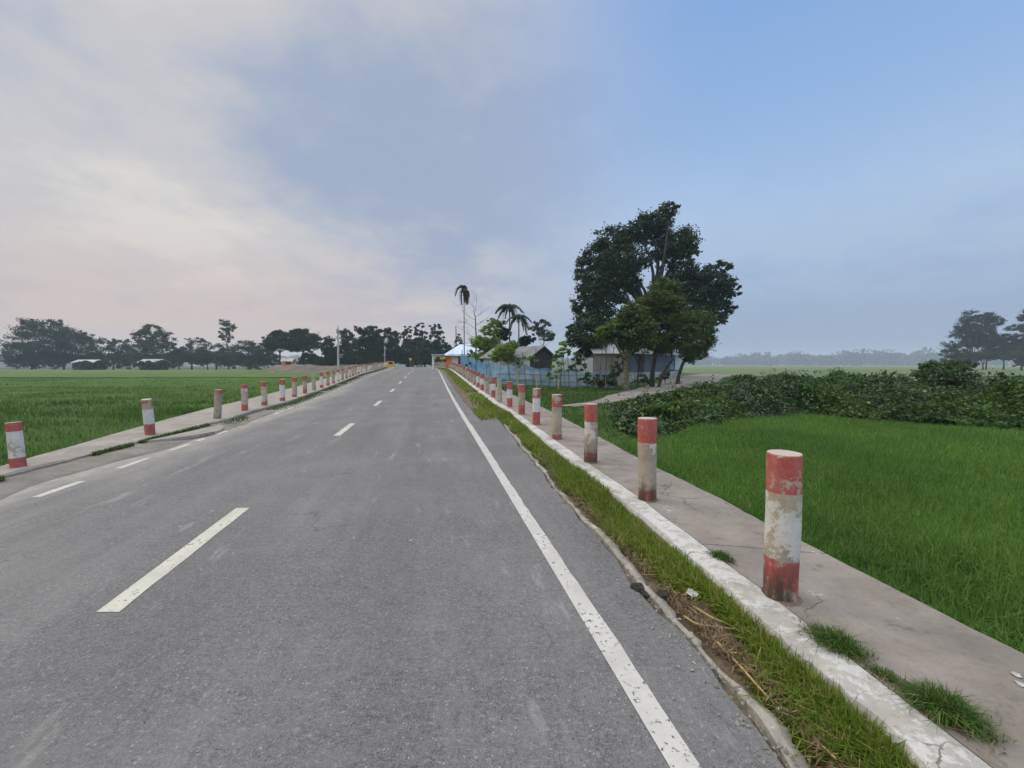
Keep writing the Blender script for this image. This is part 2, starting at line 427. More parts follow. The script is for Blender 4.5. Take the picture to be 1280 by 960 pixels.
M = dict(
    asphalt=m_asphalt(),
    line=m_paint('worn_white_line', (.43, .42, .40), 1.15),
    faded=m_paint('faded_dusty_line', (.42, .40, .36), .7, .7),
    dash=m_paint('worn_lane_dash', (.44, .43, .38), 1.0),
    kerb=m_concrete('whitewashed_kerb', (.255, .245, .225), (.36, .345, .32), white=.66, stain=.5),
    walk=m_concrete('pavement_concrete', (.148, .130, .114), (.22, .197, .177), white=.16, stain=.6, joint=2.45),
    walk_far=m_concrete('far_pavement_concrete', (.19, .173, .155), (.27, .25, .23), white=.12, stain=.3),
    strip=m_concrete('edging_mortar', (.17, .16, .14), (.28, .265, .24), white=.32, stain=.6, scale=2.5),
    post=m_post(),
    ground=m_ground(),
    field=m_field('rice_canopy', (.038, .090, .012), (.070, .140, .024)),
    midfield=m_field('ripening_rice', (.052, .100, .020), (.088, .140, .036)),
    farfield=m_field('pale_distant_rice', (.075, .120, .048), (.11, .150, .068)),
    dirt=m_dirt('dry_dirt', (.085, .065, .045), (.17, .135, .098)),
    track=m_dirt('track_dust', (.14, .13, .12), (.225, .21, .19), 1.5),
    mound=m_dirt('brown_earth', (.088, .075, .060), (.165, .142, .118), .5),
    rice=m_leaf('rice_blade', (.060, .145, .018), (.145, .265, .046), .44, .2, (.20, .28, .06), .5, odd=.9),
    rice_far=m_leaf('rice_blade_far', (.040, .088, .011), (.084, .146, .024), .32, .15, (.13, .18, .04), .6),
    rice_pale=m_leaf('rice_blade_pale', (.062, .118, .018), (.125, .185, .036), .36, .12, (.15, .20, .05), .6),
    grass=m_leaf('verge_grass_blade', (.085, .155, .016), (.23, .29, .035), .42, .2, (.38, .30, .13), .6, odd=.86),
    grass2=m_leaf('bank_grass_blade', (.034, .085, .012), (.095, .165, .028), .32, .2, (.20, .20, .07), .6, odd=.9),
    dry=m_leaf('dry_stalk', (.34, .22, .08), (.46, .34, .16), .15),
    brown=m_leaf('dead_leaf_litter', (.10, .065, .035), (.24, .17, .09), .1),
    creeper=m_leaf('creeper_leaf', (.015, .042, .008), (.052, .106, .018), .24, .35, (.13, .18, .04), .42),
    creeper_hi=m_leaf('young_creeper_leaf', (.045, .11, .014), (.10, .17, .026), .3, .3),
    bark=m_plain('grey_brown_bark', (.10, .085, .068), .95, .45, 7),
    bark_d=m_plain('dark_bark', (.045, .038, .032), .95, .45, 7),
    bark_m=m_plain('mossy_bark', (.12, .115, .07), .95, .5, 6),
    big=m_leaf('big_tree_leaf', (.007, .022, .008), (.032, .066, .016), .18, .3, (.075, .125, .026), .5, odd=.86),
    olive=m_leaf('olive_tree_leaf', (.040, .066, .011), (.098, .132, .022), .27, .25, (.14, .16, .03), .5),
    lime=m_leaf('bright_sapling_leaf', (.13, .25, .025), (.27, .40, .05), .42, .25, (.34, .36, .08)),
    far=m_leaf('far_tree_leaf', (.012, .034, .010), (.034, .064, .018), .15, .1, None, .8),
    far2=m_leaf('far_pale_tree_leaf', (.035, .062, .026), (.070, .100, .042), .2, .1, None, .8),
    palm=m_leaf('palm_leaflet', (.012, .026, .008), (.034, .056, .015), .15, .3),
    palm_dead=m_leaf('withered_frond', (.030, .030, .018), (.075, .062, .036), .1, .1),
    twig=m_plain('bare_twig', (.17, .155, .14), .95, .3, 9),
    bamboo=m_plain('weathered_bamboo', (.09, .075, .055), .8, .4, 8),
    bamboo_y=m_plain('yellow_bamboo', (.33, .25, .10), .6, .3, 6),
    net=m_net(),
    roof_blue=m_tin('pale_blue_roof_sheet', (.42, .53, .68), (.50, .60, .74), .05, 0, .2, 0, .4),
    roof_grey=m_tin('grey_roof_sheet', (.11, .11, .12), (.16, .16, .17), .2, 0, .15),
    roof_pale=m_tin('pale_grey_roof_sheet', (.22, .24, .26), (.31, .33, .35), .15, 0, .12),
    tin=m_tin('weathered_tin_wall', (.18, .165, .16), (.30, .28, .272), .4, 0, .11),
    tin_blue=m_tin('dark_blue_tin_wall', (.05, .06, .088), (.085, .105, .14), .15, 0, .11),
    tin_white=m_tin('whitish_tin_sheet', (.44, .46, .48), (.56, .58, .60), .12, 0, .11),
    white=m_plain('off_white_plaster', (.56, .56, .55), .9, .15, 1.5),
    plinth=m_plain('dull_whitewash', (.34, .34, .34), .9, .3, 2.5),
    cream=m_plain('cream_plaster', (.55, .50, .44), .9, .12, 1.2),
    orange=m_plain('orange_paint', (.66, .17, .05), .8, .12, 1.5),
    dark=m_plain('painted_opening_shade', (.018, .018, .022), .6, .3, 2),  # near-black colour standing in for the shade inside an opening
    wood=m_plain('dark_timber', (.05, .045, .042), .9, .3, 4),
    pole=m_plain('pale_concrete_pole', (.40, .40, .39), .85, .15, 2),
    steel=m_plain('grey_steel', (.25, .26, .27), .5, .2, 5, .5),
    yellow=m_plain('yellow_sign_paint', (.70, .36, .02), .6, .08, 3),
    yveh=m_plain('yellow_vehicle_paint', (.65, .36, .03), .4, .1, 3, .5),
    black=m_plain('black_paint', (.015, .015, .016), .6, .1, 3),
    glass=m_plain('dark_glass', (.02, .026, .034), .12, .1, 2, .6),
    carp=m_plain('pale_car_paint', (.42, .44, .48), .35, .08, 2, .5),
    rubber=m_plain('rubber', (.02, .02, .02), .9, .1, 5),
    lamp=m_plain('headlamp_glass', (.6, .6, .58), .2, .05, 3, .6),
    plastic=m_plain('white_plastic', (.36, .37, .36), .6, .35, 60),
    tar=m_plain('tar_lump', (.030, .025, .023), .9, .5, 30, bs=1.0),
)

# ------------------------------------------------------------------ ground plan (metres, read off the photograph)
def lerp(tab):
    x = np.array([p[0] for p in tab], float); y = np.array([p[1] for p in tab], float)
    def f(t):
        t = np.asarray(t, float); r = np.interp(t, x, y)
        r = np.where(t < x[0], y[0] + (t - x[0]) * (y[1] - y[0]) / (x[1] - x[0]), r)
        return np.where(t > x[-1], y[-1] + (t - x[-1]) * (y[-1] - y[-2]) / (x[-1] - x[-2]), r)
    return f


bend = lambda y: -.0016 * np.clip(np.asarray(y, float) - 50, 0, None) ** 2
zR0 = lerp([(-10, 0), (14, 0), (18, .04), (23, .12), (29, .27), (34, .41), (39, .55), (46, .72), (54, .88), (66, 1.03), (80, 1.14), (88, 1.14), (100, .9), (120, .1), (140, -.55), (141, -.55)])
zR = lambda y: (zR0(np.asarray(y) - 1.2) + zR0(y) + zR0(np.asarray(y) + 1.2)) / 3
rline = lambda y: 1.0 - .195 * np.asarray(y, float) + bend(y)
cline = lambda y: -2.09 - .2 * np.asarray(y, float) + bend(y)
_l = lerp([(0, -4.58), (5, -5.76), (8.8, -6.63), (20.3, -9.30), (40, -13.6), (60, -17.5)])
lline = lambda y: _l(y) + bend(y)
_p = lerp([(0, 1.93), (1.4, 1.84), (2.6, 1.72), (4.52, 1.49), (6.28, 1.2), (8.27, .9), (10.27, .6), (12.37, .29), (14.48, -.08), (16.2, -.46), (18.3, -.81), (22, -1.52), (40, -5.0)])
P = lambda y: _p(y) + bend(y)                                     # the near row of guide posts
_q = lerp([(3.0, -6.6), (6, -7.19), (8.8, -7.7), (11.44, -8.14), (13.46, -8.68), (15.05, -8.98), (16.7, -9.24), (18.74, -9.79), (20.78, -10.29), (40, -14.9), (80, -23.2)])
Q = lambda y: _q(y) + bend(y)                                     # the row across the road
wout = lambda y: P(y) + np.interp(y, [0, 3, 6, 9, 13], [.98, .86, .86, .98, 1.15])
_lo = lerp([(3, -6.72), (5, -7.2), (6, -7.52), (9.11, -8.66), (13.7, -10.25), (20.8, -12.0), (40, -16.6), (80, -24.9)])
louts = lambda y: np.minimum(_lo(y) + bend(y), Q(y) - .12)
aedge = lambda y: np.where(np.asarray(y) < 12.9, np.interp(y, [-3, 1.58, 2.04, 2.86, 3.92, 5.34, 9.29, 12.2, 12.9], [1.5, 1.10, 1.05, .91, .76, .52, .0, -.42, -.60]),
                           np.interp(y, [12.9, 13.1, 16], [-.60, -1.10, -1.72]) * (np.asarray(y) < 16) + (np.asarray(y) >= 16) * (rline(y) + .40))

def seg_dist(x, y, a, b):
    ab = np.array(b[:2]) - np.array(a[:2]); L2 = ab @ ab
    t = np.clip(((x - a[0]) * ab[0] + (y - a[1]) * ab[1]) / L2, 0, 1)
    return np.hypot(x - a[0] - t * ab[0], y - a[1] - t * ab[1]), t


BASE = -.62
#            x, y, half width, fall, top
BANK = [(4.1, 12.2, .3, .9, -.40), (4.9, 13.9, .6, 1.1, -.28), (6.9, 16.4, .8, 1.6, -.16), (8.7, 17.6, 1.0, 1.8, .0), (11.6, 19.7, 1.3, 2.3, .24), (15.2, 18.1, 1.9, 2.9, .27), (18.6, 15.0, 2.1, 3.1, .20), (30, 7.2, 2.5, 3.0, .20)]
YARD = [(1.2, 13.0, 1.2, 3.0, -.18), (4.6, 24, 5.0, 3.0, -.15), (8, 40, 13, 4, -.10), (8, 62, 22, 5, .2), (0, 90, 30, 6, .4)]
TRK = [(2.2, 16.6), (4.2, 18.8), (7.4, 24.2), (12.6, 32.7), (19.5, 44), (32.7, 65)]
TRKW = [(a, b, 1.3 + .04 * (b - 16), 2.0, -.10) for a, b in TRK]

def raise_(z, x, y, line):
    for a, b in zip(line, line[1:]):
        d, t = seg_dist(x, y, a, b)
        hw = a[2] + (b[2] - a[2]) * t; fl = a[3] + (b[3] - a[3]) * t; top = a[4] + (b[4] - a[4]) * t
        k = 1 - sm(0, 1, (d - hw) / fl)
        z = np.maximum(z, BASE + (top - BASE) * k)
    return z


def T(x, y):
    x = np.asarray(x, float); y = np.asarray(y, float)
    z = np.full(np.broadcast(x, y).shape, BASE)
    z = z + (vnoise(x * .7, y * .7, 3) - .5) * .05
    z = raise_(z, x, y, YARD); z = raise_(z, x, y, TRKW); z = raise_(z, x, y, BANK)
    yy = np.clip(y, -10, 140)
    xl, xr = louts(yy), wout(yy); top = zR(yy) - .14
    fall = np.interp(y, [0, 9, 16, 30], [.22, .35, 1.2, 2.5])
    d = np.maximum(np.maximum(xl - x, x - xr), 0)
    k = (1 - sm(0, 1, d / fall)) * (1 - sm(120, 138, y)) * sm(-60, -30, y)
    low = BASE
    z = np.maximum(z, low + (top - low) * k)
    # the wayside ground rises with the road as it climbs to the crest
    return z


def axis(lo, hi, d0, grow):
    a = list(np.arange(lo, hi + 1e-6, d0)); s = d0
    while a[-1] < 1640: s *= grow; a.append(a[-1] + s)
    s = d0
    while a[0] > -1640: s *= grow; a.insert(0, a[0] - s)
    return np.clip(np.array(a), -1640, 1640)


gx, gy = axis(-26, 34, .30, 1.12), axis(0, 72, .30, 1.12)
X, Y = np.meshgrid(gx, gy)
tag(Acc().grid(np.stack([X, Y, T(X, Y)], -1)).build('ground', M['ground'], smooth=True), kind='structure')


def ribbon(name, fl, fr, ys, n, mat, dz=0.0, skirt=.08, jit=0.0, seed=0, zf=None):
    """a strip between two edges following the road's profile, with real edge thickness"""
    ys = np.asarray(ys, float); t = np.linspace(0, 1, n + 1)
    a, b = fl(ys), fr(ys)
    if jit:
        b = b + (vnoise(ys * 2.1, ys * 0, seed) - .5) * jit * 1.2 + (vnoise(ys * 8, ys * 0, seed + 1) - .5) * jit
    x = a[:, None] + (b - a)[:, None] * t; y = np.repeat(ys[:, None], n + 1, 1)
    z = (zR if zf is None else zf)(ys)[:, None] + dz + np.zeros_like(x)
    uv = np.stack([x - cline(y), y], -1)
    g = Acc().grid(np.stack([x, y, z], -1), uv)
    if skirt:
        for e, s in ((0, 1), (-1, -1)):
            q = np.stack([np.stack([x[:, e], y[:, e], z[:, e] - skirt], -1), np.stack([x[:, e], y[:, e], z[:, e]], -1)], 1)
            g.grid(q[:, ::s], np.stack([uv[:, e], uv[:, e]], 1))
    return g.build(name, mat)


ysN = np.concatenate([np.arange(-4, 16, .06), np.arange(16, 40, .25), np.arange(40, 126, 1.0)])
tag(ribbon('road', lambda y: Q(y) + .42, aedge, ysN, 24, M['asphalt'], 0.0, .10, .045, 5), kind='structure')
ysL = np.concatenate([np.arange(-4, 16, .1), np.arange(16, 110, .5)])
tag(ribbon('road_edge_line', lambda y: rline(y) - .064, lambda y: rline(y) + .064, ysL, 2, M['line'], .004, 0, .012, 9), kind='structure')


def dash(name, cf, y0, y1, w, mat):
    o = ribbon(name, lambda y: cf(y) - w / 2, lambda y: cf(y) + w / 2, np.linspace(y0, y1, 24), 2, mat, .004, 0, .01, int(y0 * 10))
    return tag(o, kind='structure')


for k in range(14):
    dash('lane_marking', cline, 2.62 + 6.7 * k, 4.58 + 6.7 * k, .15, M['dash'])
for a, b in ((1.6, 2.9), (4.95, 5.65), (6.35, 7.05), (7.7, 8.35), (8.65, 8.95), (9.5, 10.0)):
    dash('edge_marking', lline, a, b, .11, M['line'])
dash('faded_edge_marking', lline, 10.4, 40, .11, M['faded'])
dash('far_edge_marking', lline, 40.2, 108, .11, M['line'])


# --- pavement, kerb, edging, verge on the near side
def loft(name, prof, ys, mat, smooth=False):
    """prof(y) -> list of (x, z) points across; a long solid following the road"""
    pts = np.array([[(x, y, z) for x, z in prof(y)] for y in ys])
    s = np.concatenate([np.zeros((len(ys), 1)), np.cumsum(np.linalg.norm(np.diff(pts[:, :, [0, 2]], axis=1), axis=2), 1)], 1)
    uv = np.stack([s, np.repeat(np.array(ys)[:, None], s.shape[1], 1)], -1)
    return tag(Acc().grid(pts[:, ::1], uv).build(name, mat, smooth=smooth), kind='structure')


rng = np.random.default_rng(11)
ysK = np.concatenate([np.arange(-3, 14, .06), np.arange(14, 45, .3), np.arange(45, 104, 1.5)])
nz = lambda y, f, s, a: float((vnoise(y * f, 0, s) - .5) * a)
def kerb_prof(y):
    e = P(y) - .30 + nz(y, 3, 21, .05) + nz(y, 14, 22, .025); j = P(y) - .07 + nz(y, 2, 23, .02); z = float(zR(y))
    r = nz(y, 9, 24, .02)
    return [(e + .035, z - .12), (e + .012, z + .075 + r), (e + .03, z + .112 + r * .6), (e + .12, z + .128 + r * .3), (j - .006, z + .126), (j - .002, z + .06)]
loft('kerb', kerb_prof, ysK, M['kerb'])
def walk_prof(y):
    j = P(y) - .07 + nz(y, 2, 23, .02); o = float(wout(y)) + nz(y, 1.3, 25, .05) + nz(y, 7, 26, .02); z = float(zR(y))
    out = [(j + .004, z + .05), (j + .012, z + .118)]
    for t in (.25, .5, .75): out.append((j + (o - j) * t, z + .12 + nz(y + t * 9, 1.1, 27, .012)))
    return out + [(o - .03, z + .118), (o, z + .095), (o + .01, z - .05), (o + .02, z - .8)]
loft('pavement', walk_prof, ysK, M['walk'])
ysE = np.arange(-3, 13.2, .05)
def edge_prof(y):
    a = float(aedge(y)) + .045 + nz(y, 2.1, 5, .05) + nz(y, 9, 31, .02); w = .058 + nz(y, 3.3, 32, .06) + nz(y, 17, 33, .04); z = -.018 + nz(y, 5, 34, .03) + nz(y, 1.1, 35, .055)
    return [(a - .015, z - .08), (a, z), (a + w * .5, z + .012), (a + max(w, .02), z - .002), (a + max(w, .02) + .02, z - .09)]
loft('edging', edge_prof, ysE, M['strip'])
ysV = np.concatenate([np.arange(-3, 14, .12), np.arange(14, 104, .8)])
def verge_prof(y):
    a = float(aedge(y)) - .15; b = P(y) - .26; z = float(zR(y))
    return [(a + (b - a) * t, z - .045 + .055 * sm(.3, 1, t) + nz(y + t * 7, 2.5, 41, .03)) for t in (0, .2, .4, .6, .8, 1)]
loft('verge', verge_prof, ysV, M['dirt'], True)

# --- pavement across the road
def lwalk_prof(y):
    i = Q(y) + .24 + nz(y, 2.5, 51, .06) + nz(y, 9, 52, .03); o = float(louts(y)) + nz(y, 1.5, 53, .06); z = float(zR(y))
    return [(o - .02, z - .8), (o - .01, z + .09), (o + .02, z + .118), ((o + i) / 2, z + .122 + nz(y, 3, 54, .015)), (i - .03, z + .115 + nz(y, 5, 55, .02)), (i, z + .09), (i + .012, z - .10)]
loft('far_pavement', lwalk_prof, np.concatenate([np.arange(1, 16, .08), np.arange(16, 45, .4), np.arange(45, 104, 1.5)]), M['walk_far'])

def shoulder_prof(y):
    a = Q(y) + .24; w = .62 + nz(y, .9, 56, .3); z = float(zR(y)); k = float(np.interp(y, [10.5, 13], [1, .35]))
    return [(a, z - .02), (a + .01, z + .070 * k), (a + w * .35, z + (.050 + nz(y, 3, 57, .02)) * k), (a + w * .7, z + .020 * k), (a + w, z + .001), (a + w + .02, z - .03)]
loft('dusty_shoulder', shoulder_prof, np.arange(1, 40, .12), M['track'], True)

# the cracked slab that has dropped beside that pavement
def slab_prof(y):
    k = min(1, max(0, (y - 8.2) / 2.6)); a = Q(y) + .30 + .10 * k; b = a + .03 + .6 * math.sin(math.pi * k) ** .8
    z = .095 - .06 * k
    return [(a, z - .06), (a + .01, z), ((a + b) / 2, z + .012), (b - .02, z), (b, z - .06)]
loft('broken_slab', slab_prof, np.arange(8.2, 11.3, .1), M['walk_far'])

# --- the dirt track to the houses
def track_prof(y):
    tx = np.interp(y, [p[1] for p in TRK], [p[0] for p in TRK]); w = float(np.interp(y, [16.6, 20, 26, 34, 50], [.5, .85, 1.4, 2.3, 2.9])) + nz(y, .8, 61, .4)
    return [(tx + w * t, float(T(tx + w * t, y)) + .03 + .02 * (1 - t * t)) for t in np.linspace(-1, 1, 7)]
loft('dirt_track', track_prof, np.arange(16.6, 64, .5), M['track'], True)


# --- field sheets: parcels with low bunds between them
def sheet(name, x0, x1, y0, y1, mat, z=-.34, step=2.0, keep=None):
    xs = np.linspace(x0, x1, max(2, int((x1 - x0) / step))); ys = np.linspace(y0, y1, max(2, int((y1 - y0) / step)))
    X, Y = np.meshgrid(xs, ys)
    if keep is not None: X = keep(X, Y)
    Z = z + (vnoise(X * .35, Y * .35, 71) - .5) * .07 + (vnoise(X * 1.1, Y * 1.1, 72) - .5) * .05
    return tag(Acc().grid(np.stack([X, Y, Z], -1)).build(name, mat, smooth=True), kind='structure')


def clipL(X, Y):                                                   # follow the pavement's outer edge
    lim = louts(np.clip(Y, 1, 110)) - np.interp(Y, [0, 9, 16, 30], [.15, .3, .9, 2.0]); t = (X - X[:, :1]) / (X[:, -1:] - X[:, :1])
    return X[:, :1] + (lim - X[:, :1]) * t
for a, b in ((1, 62), (62.15, 118)):
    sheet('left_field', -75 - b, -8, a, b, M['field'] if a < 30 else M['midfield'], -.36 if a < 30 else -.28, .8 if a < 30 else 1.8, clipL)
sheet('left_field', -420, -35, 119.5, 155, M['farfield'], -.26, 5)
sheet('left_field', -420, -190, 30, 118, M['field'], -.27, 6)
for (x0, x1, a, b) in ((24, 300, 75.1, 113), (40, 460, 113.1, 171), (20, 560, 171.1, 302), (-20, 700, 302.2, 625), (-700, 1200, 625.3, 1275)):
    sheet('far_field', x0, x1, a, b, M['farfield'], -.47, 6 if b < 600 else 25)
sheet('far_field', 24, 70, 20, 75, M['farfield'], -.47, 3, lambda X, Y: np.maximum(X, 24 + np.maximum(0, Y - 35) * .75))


# ------------------------------------------------------------------ rice and grass (stuff)
def in_view(x, y, m=1.0, k=1.34): return (np.abs(x) < k * y + m)

def scatter(n, x0, x1, y0, y1, rng): return rng.uniform(x0, x1, n), rng.uniform(y0, y1, n)

rg = np.random.default_rng(5)
def rice(name, cells, mat, mask, rng, z0=BASE, lean=.33, kv=1.34):
    g = Acc()
    for (x0, x1, y0, y1, sp, per, h, w) in cells:
        xs = np.arange(x0, x1, sp); ys = np.arange(y0, y1, sp * 1.15)
        X, Y = np.meshgrid(xs, ys); X = X.ravel() + rng.uniform(-.35, .35, X.size) * sp; Y = Y.ravel() + rng.uniform(-.35, .35, Y.size) * sp
        k = mask(X, Y) & ((Y < 5) & (kv > 2) | in_view(X, Y, 1.0, 1.34 if kv < 2 else 1.7)) & (vnoise(X * 5.5, Y * 5.5, 85) < .86); X, Y = X[k], Y[k]
        hh = h * (.82 + .36 * vnoise(X * .9, Y * .9, 81))
        X = np.repeat(X, per) + rng.normal(0, sp * .22, len(X) * per); Y = np.repeat(Y, per) + rng.normal(0, sp * .22, len(Y) * per)
        g.blades(np.stack([X, Y, np.full(len(X), z0)], 1), np.repeat(hh, per), w, rng, lean)
    return tag(g.build(name, mat), kind='stuff')


def bank_edge(x, y):                                               # True where the paddy lies in front of the creeper bank
    return T(x, y) < BASE + .11
maskR = lambda x, y: (x > wout(y) + .06) & bank_edge(x, y)
rice('rice_crop', [(2.0, 6.5, .5, 6, .062, 12, .235, .0062), (6.5, 12, 3.5, 6, .07, 12, .235, .007), (1.2, 13, 6, 9, .08, 12, .235, .008), (1.0, 16, 9, 20, .105, 12, .24, .011)], M['rice'], maskR, rg, BASE + .16, .55)
sheet('right_field', 1.3, 17, -2, 20, M['field'], -.43, .5, lambda X, Y: np.maximum(X, wout(Y) + .03))
maskL = lambda x, y: (np.abs(y - 17.3 - (vnoise(x * .25, 0, 7) - .5) * 1.2) > .12 * vnoise(x * .5, 0, 8) + .05) & (x < louts(y) - .07) & (T(x, y) < BASE + .2)
rice('rice_crop', [(-17, -6.3, -1, 5, .17, 8, .40, .018), (-18, -7, 5, 9, .13, 9, .40, .014), (-26, -8, 9, 18, .19, 9, .40, .02), (-34, -9, 17.5, 24, .27, 9, .38, .026)], M['rice_far'], lambda x, y: maskL(x, y) & (y < 21.5 + 2.5 * vnoise(x * .08, 0, 77)), rg, kv=2.6)
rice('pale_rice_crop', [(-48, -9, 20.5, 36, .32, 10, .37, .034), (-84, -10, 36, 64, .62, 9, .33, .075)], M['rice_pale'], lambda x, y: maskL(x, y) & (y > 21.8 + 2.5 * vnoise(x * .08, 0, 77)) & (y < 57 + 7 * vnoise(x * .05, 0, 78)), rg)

g = Acc()                                                          # grass of the near verge
n = 42000; y = 1.2 + 12.5 * rg.uniform(0, 1, n) ** 1.5; t = rg.beta(2.2, 1.3, n)
a = aedge(y) + .10; b = P(y) - .30; x = a + (b - a) * t
k = (vnoise(x * 4, y * 2.2, 91) * .75 + .6 * t > .46) & (x < b + .01); x, y, t = x[k], y[k], t[k]
dz = -.05 + .055 * sm(.3, 1, t)
g.blades(np.stack([x, y, dz], 1), .085 + .11 * vnoise(x * 3, y * 1.6, 92), np.interp(y, [1, 4, 9], [.0065, .008, .012]), rg, .6)
n = 16000; y = rg.uniform(11, 75, n); x = P(y) - .30 - np.abs(rg.normal(0, .30, n)); k = (x > aedge(y) - .02) & (vnoise(x * .9, y * .7, 93) > .18); x, y = x[k], y[k]
g.blades(np.stack([x, y, zR(y) - .02], 1), .15, .03, rg, .5)
# where it has crept out over the asphalt
n = 2200; y = rg.normal(13.3, .6, n); x = rline(y) + .42 + np.abs(rg.normal(0, .3, n)); k = x < P(y) - .3; x, y = x[k], y[k]
g.blades(np.stack([x, y, np.zeros(len(x)) - .02], 1), .13, .014, rg, .7)
tag(g.build('verge_grass', M['grass']), kind='stuff')

g = Acc()                                                          # weeds along the pavement across the road
n = 9000; y = rg.uniform(10.8, 75, n); x = Q(y) + .30 + np.abs(rg.normal(0, .17, n)); k = (vnoise(x, y * .8, 94) > .35); x, y = x[k], y[k]
g.blades(np.stack([x, y, zR(y) - .02], 1), .12, np.interp(y, [10, 60], [.02, .06]), rg, .5)
n = 4000; y = rg.uniform(4, 10.5, n); x = Q(y) + .27 + np.abs(rg.normal(0, .03, n)); k = vnoise(x, y * 1.5, 95) > .36; x, y = x[k], y[k]
g.blades(np.stack([x, y, np.zeros(len(x)) + .05], 1), .09, .012, rg, .6)
tag(g.build('wayside_grass', M['grass2']), kind='stuff')

g = Acc()                                                          # grass of the bank and the yard
n = 90000; x = rg.uniform(-4, 16, n); y = 5.5 + 27 * rg.uniform(0, 1, n) ** 1.4
z = T(x, y); tx = np.interp(y, [p[1] for p in TRK], [p[0] for p in TRK]); tw = np.interp(y, [16.6, 20, 26, 34, 50], [.5, .85, 1.4, 2.3, 2.9])
k = (x > wout(y) + .03) & (z > BASE + .10) & in_view(x, y) & ((np.abs(x - tx) > tw + .05) | (y < 16.4)) & (x < tx + tw + 1.8)
x, y, z = x[k], y[k], z[k]
g.blades(np.stack([x, y, z - .02], 1), np.interp(y, [6, 14, 30], [.16, .15, .17]) * (.6 + .8 * vnoise(x * .8, y * .8, 96)), np.interp(y, [6, 14, 30], [.014, .022, .05]), rg, .6)
tag(g.build('bank_grass', M['grass2']), kind='stuff')

g = Acc()                                                          # straw and dead leaves lying in the verge
n = 6500; y = 1.3 + 6 * rg.uniform(0, 1, n) ** 1.4; x = aedge(y) + .13 + np.abs(rg.normal(0, .14, n)); k = (x < P(y) - .33) & (vnoise(x * 3, y * 2, 97) > .30); x, y = x[k], y[k]
g.leaves(np.stack([x, y, rg.uniform(-.03, .05, len(x))], 1), .07, .008, rng=rg, up=2)
tag(g.build('leaf_litter', M['brown']), kind='stuff')

# ------------------------------------------------------------------ the creeper bank (stuff: one tangled mass)
def bank_points(n, rng):
    x = rng.uniform(2.5, 30, n * 5); y = rng.uniform(7, 27, n * 5)
    d = np.full(len(x), 9.0)
    for a, b in zip(BANK, BANK[1:]):
        q, t = seg_dist(x, y, a, b)
        d = np.minimum(d, (q - (a[2] + (b[2] - a[2]) * t)) / (a[3] + (b[3] - a[3]) * t))
    tx = np.interp(y, [p[1] for p in TRK], [p[0] for p in TRK]); tw = np.interp(y, [16.6, 20, 26, 34, 50], [.5, .85, 1.4, 2.3, 2.9])
    k = (d < .86) & in_view(x, y, 1.5) & (x > tx + tw + .1) & (x > wout(y) + 1.0)
    x, y, d = x[k][:n], y[k][:n], d[k][:n]
    lump = (.06 + .50 * vnoise(x * .6, y * .6, 101) ** 1.4 + .46 * vnoise(x * 1.6, y * 1.6, 102) ** 1.8) * np.interp(x, [4, 11], [.6, 1]) + .75 * np.clip(vnoise(x * .95, y * .95, 151) - .62, 0, 1) * np.interp(x, [6, 12], [.2, 1])
    lump *= 1 - .55 * sm(.35, .86, d)
    return x, y, T(x, y), lump
g = Acc(); x, y, z, l = bank_points(62000, rg)
s3 = np.clip(.075 + .12 * vnoise(x * .45, y * .45, 131) + .03 * rg.normal(size=len(x)), .06, .24)
g.leaves(np.stack([x, y, z + l * rg.uniform(.25, 1.15, len(x))], 1), s3, s3 * .72, rng=rg, up=.45, nrm=np.array([-.25, -.55, .3]))
x, y, z, l = bank_points(26000, rg); k = vnoise(x * .8, y * .8, 133) > .52; x, y, z, l = x[k], y[k], z[k], l[k]
g.leaves(np.stack([x, y, z + l * 1.05 + rg.uniform(-.05, .16, len(x))], 1), .085, .05, rng=rg, up=.3)
for _ in range(420):                                               # runners and stalks standing out of the tangle
    i = rg.integers(0, len(x)); a = np.array([x[i], y[i], z[i]]); d = rg.normal(size=3) * np.array([.25, .25, .1]); hgt = l[i] + rg.uniform(.1, .42)
    g.tube([a, a + d * .4 + [0, 0, hgt * .6], a + d + [0, 0, hgt]], [.007, .006, .003], 4, False)
    q = a + d + [0, 0, hgt] + rg.normal(size=(7, 3)) * .06; g.leaves(q, .10, .06, rng=rg, up=.2)
x, y, z, l = bank_points(5000, rg)
g.leaves(np.stack([x, y, z + l * 1.05 + rg.uniform(0, .22, len(x))], 1), .16, .11, rng=rg, up=.3)
o = g.build('creeper_undergrowth', M['creeper']); tag(o, kind='stuff')
g = Acc(); x, y, z, l = bank_points(24000, rg); k = vnoise(x * 1.1, y * 1.1, 139) > .74; x, y, z, l = x[k], y[k], z[k], l[k]
g.leaves(np.stack([x, y, z + l * rg.uniform(.6, 1.1, len(x))], 1), .10, .05, rng=rg, up=.2)
tag(g.build('dead_creeper_undergrowth', M['brown']), kind='stuff')
g = Acc(); x, y, z, l = bank_points(60000, rg)
k = vnoise(x * .55, y * .55, 105) > .67; x, y, z, l = x[k], y[k], z[k], l[k]
g.leaves(np.stack([x, y, z + l * 1.1 + rg.uniform(0, .06, len(x))], 1), .15, .11, rng=rg, up=.6)
tag(g.build('young_creeper_undergrowth', M['creeper_hi']), kind='stuff')


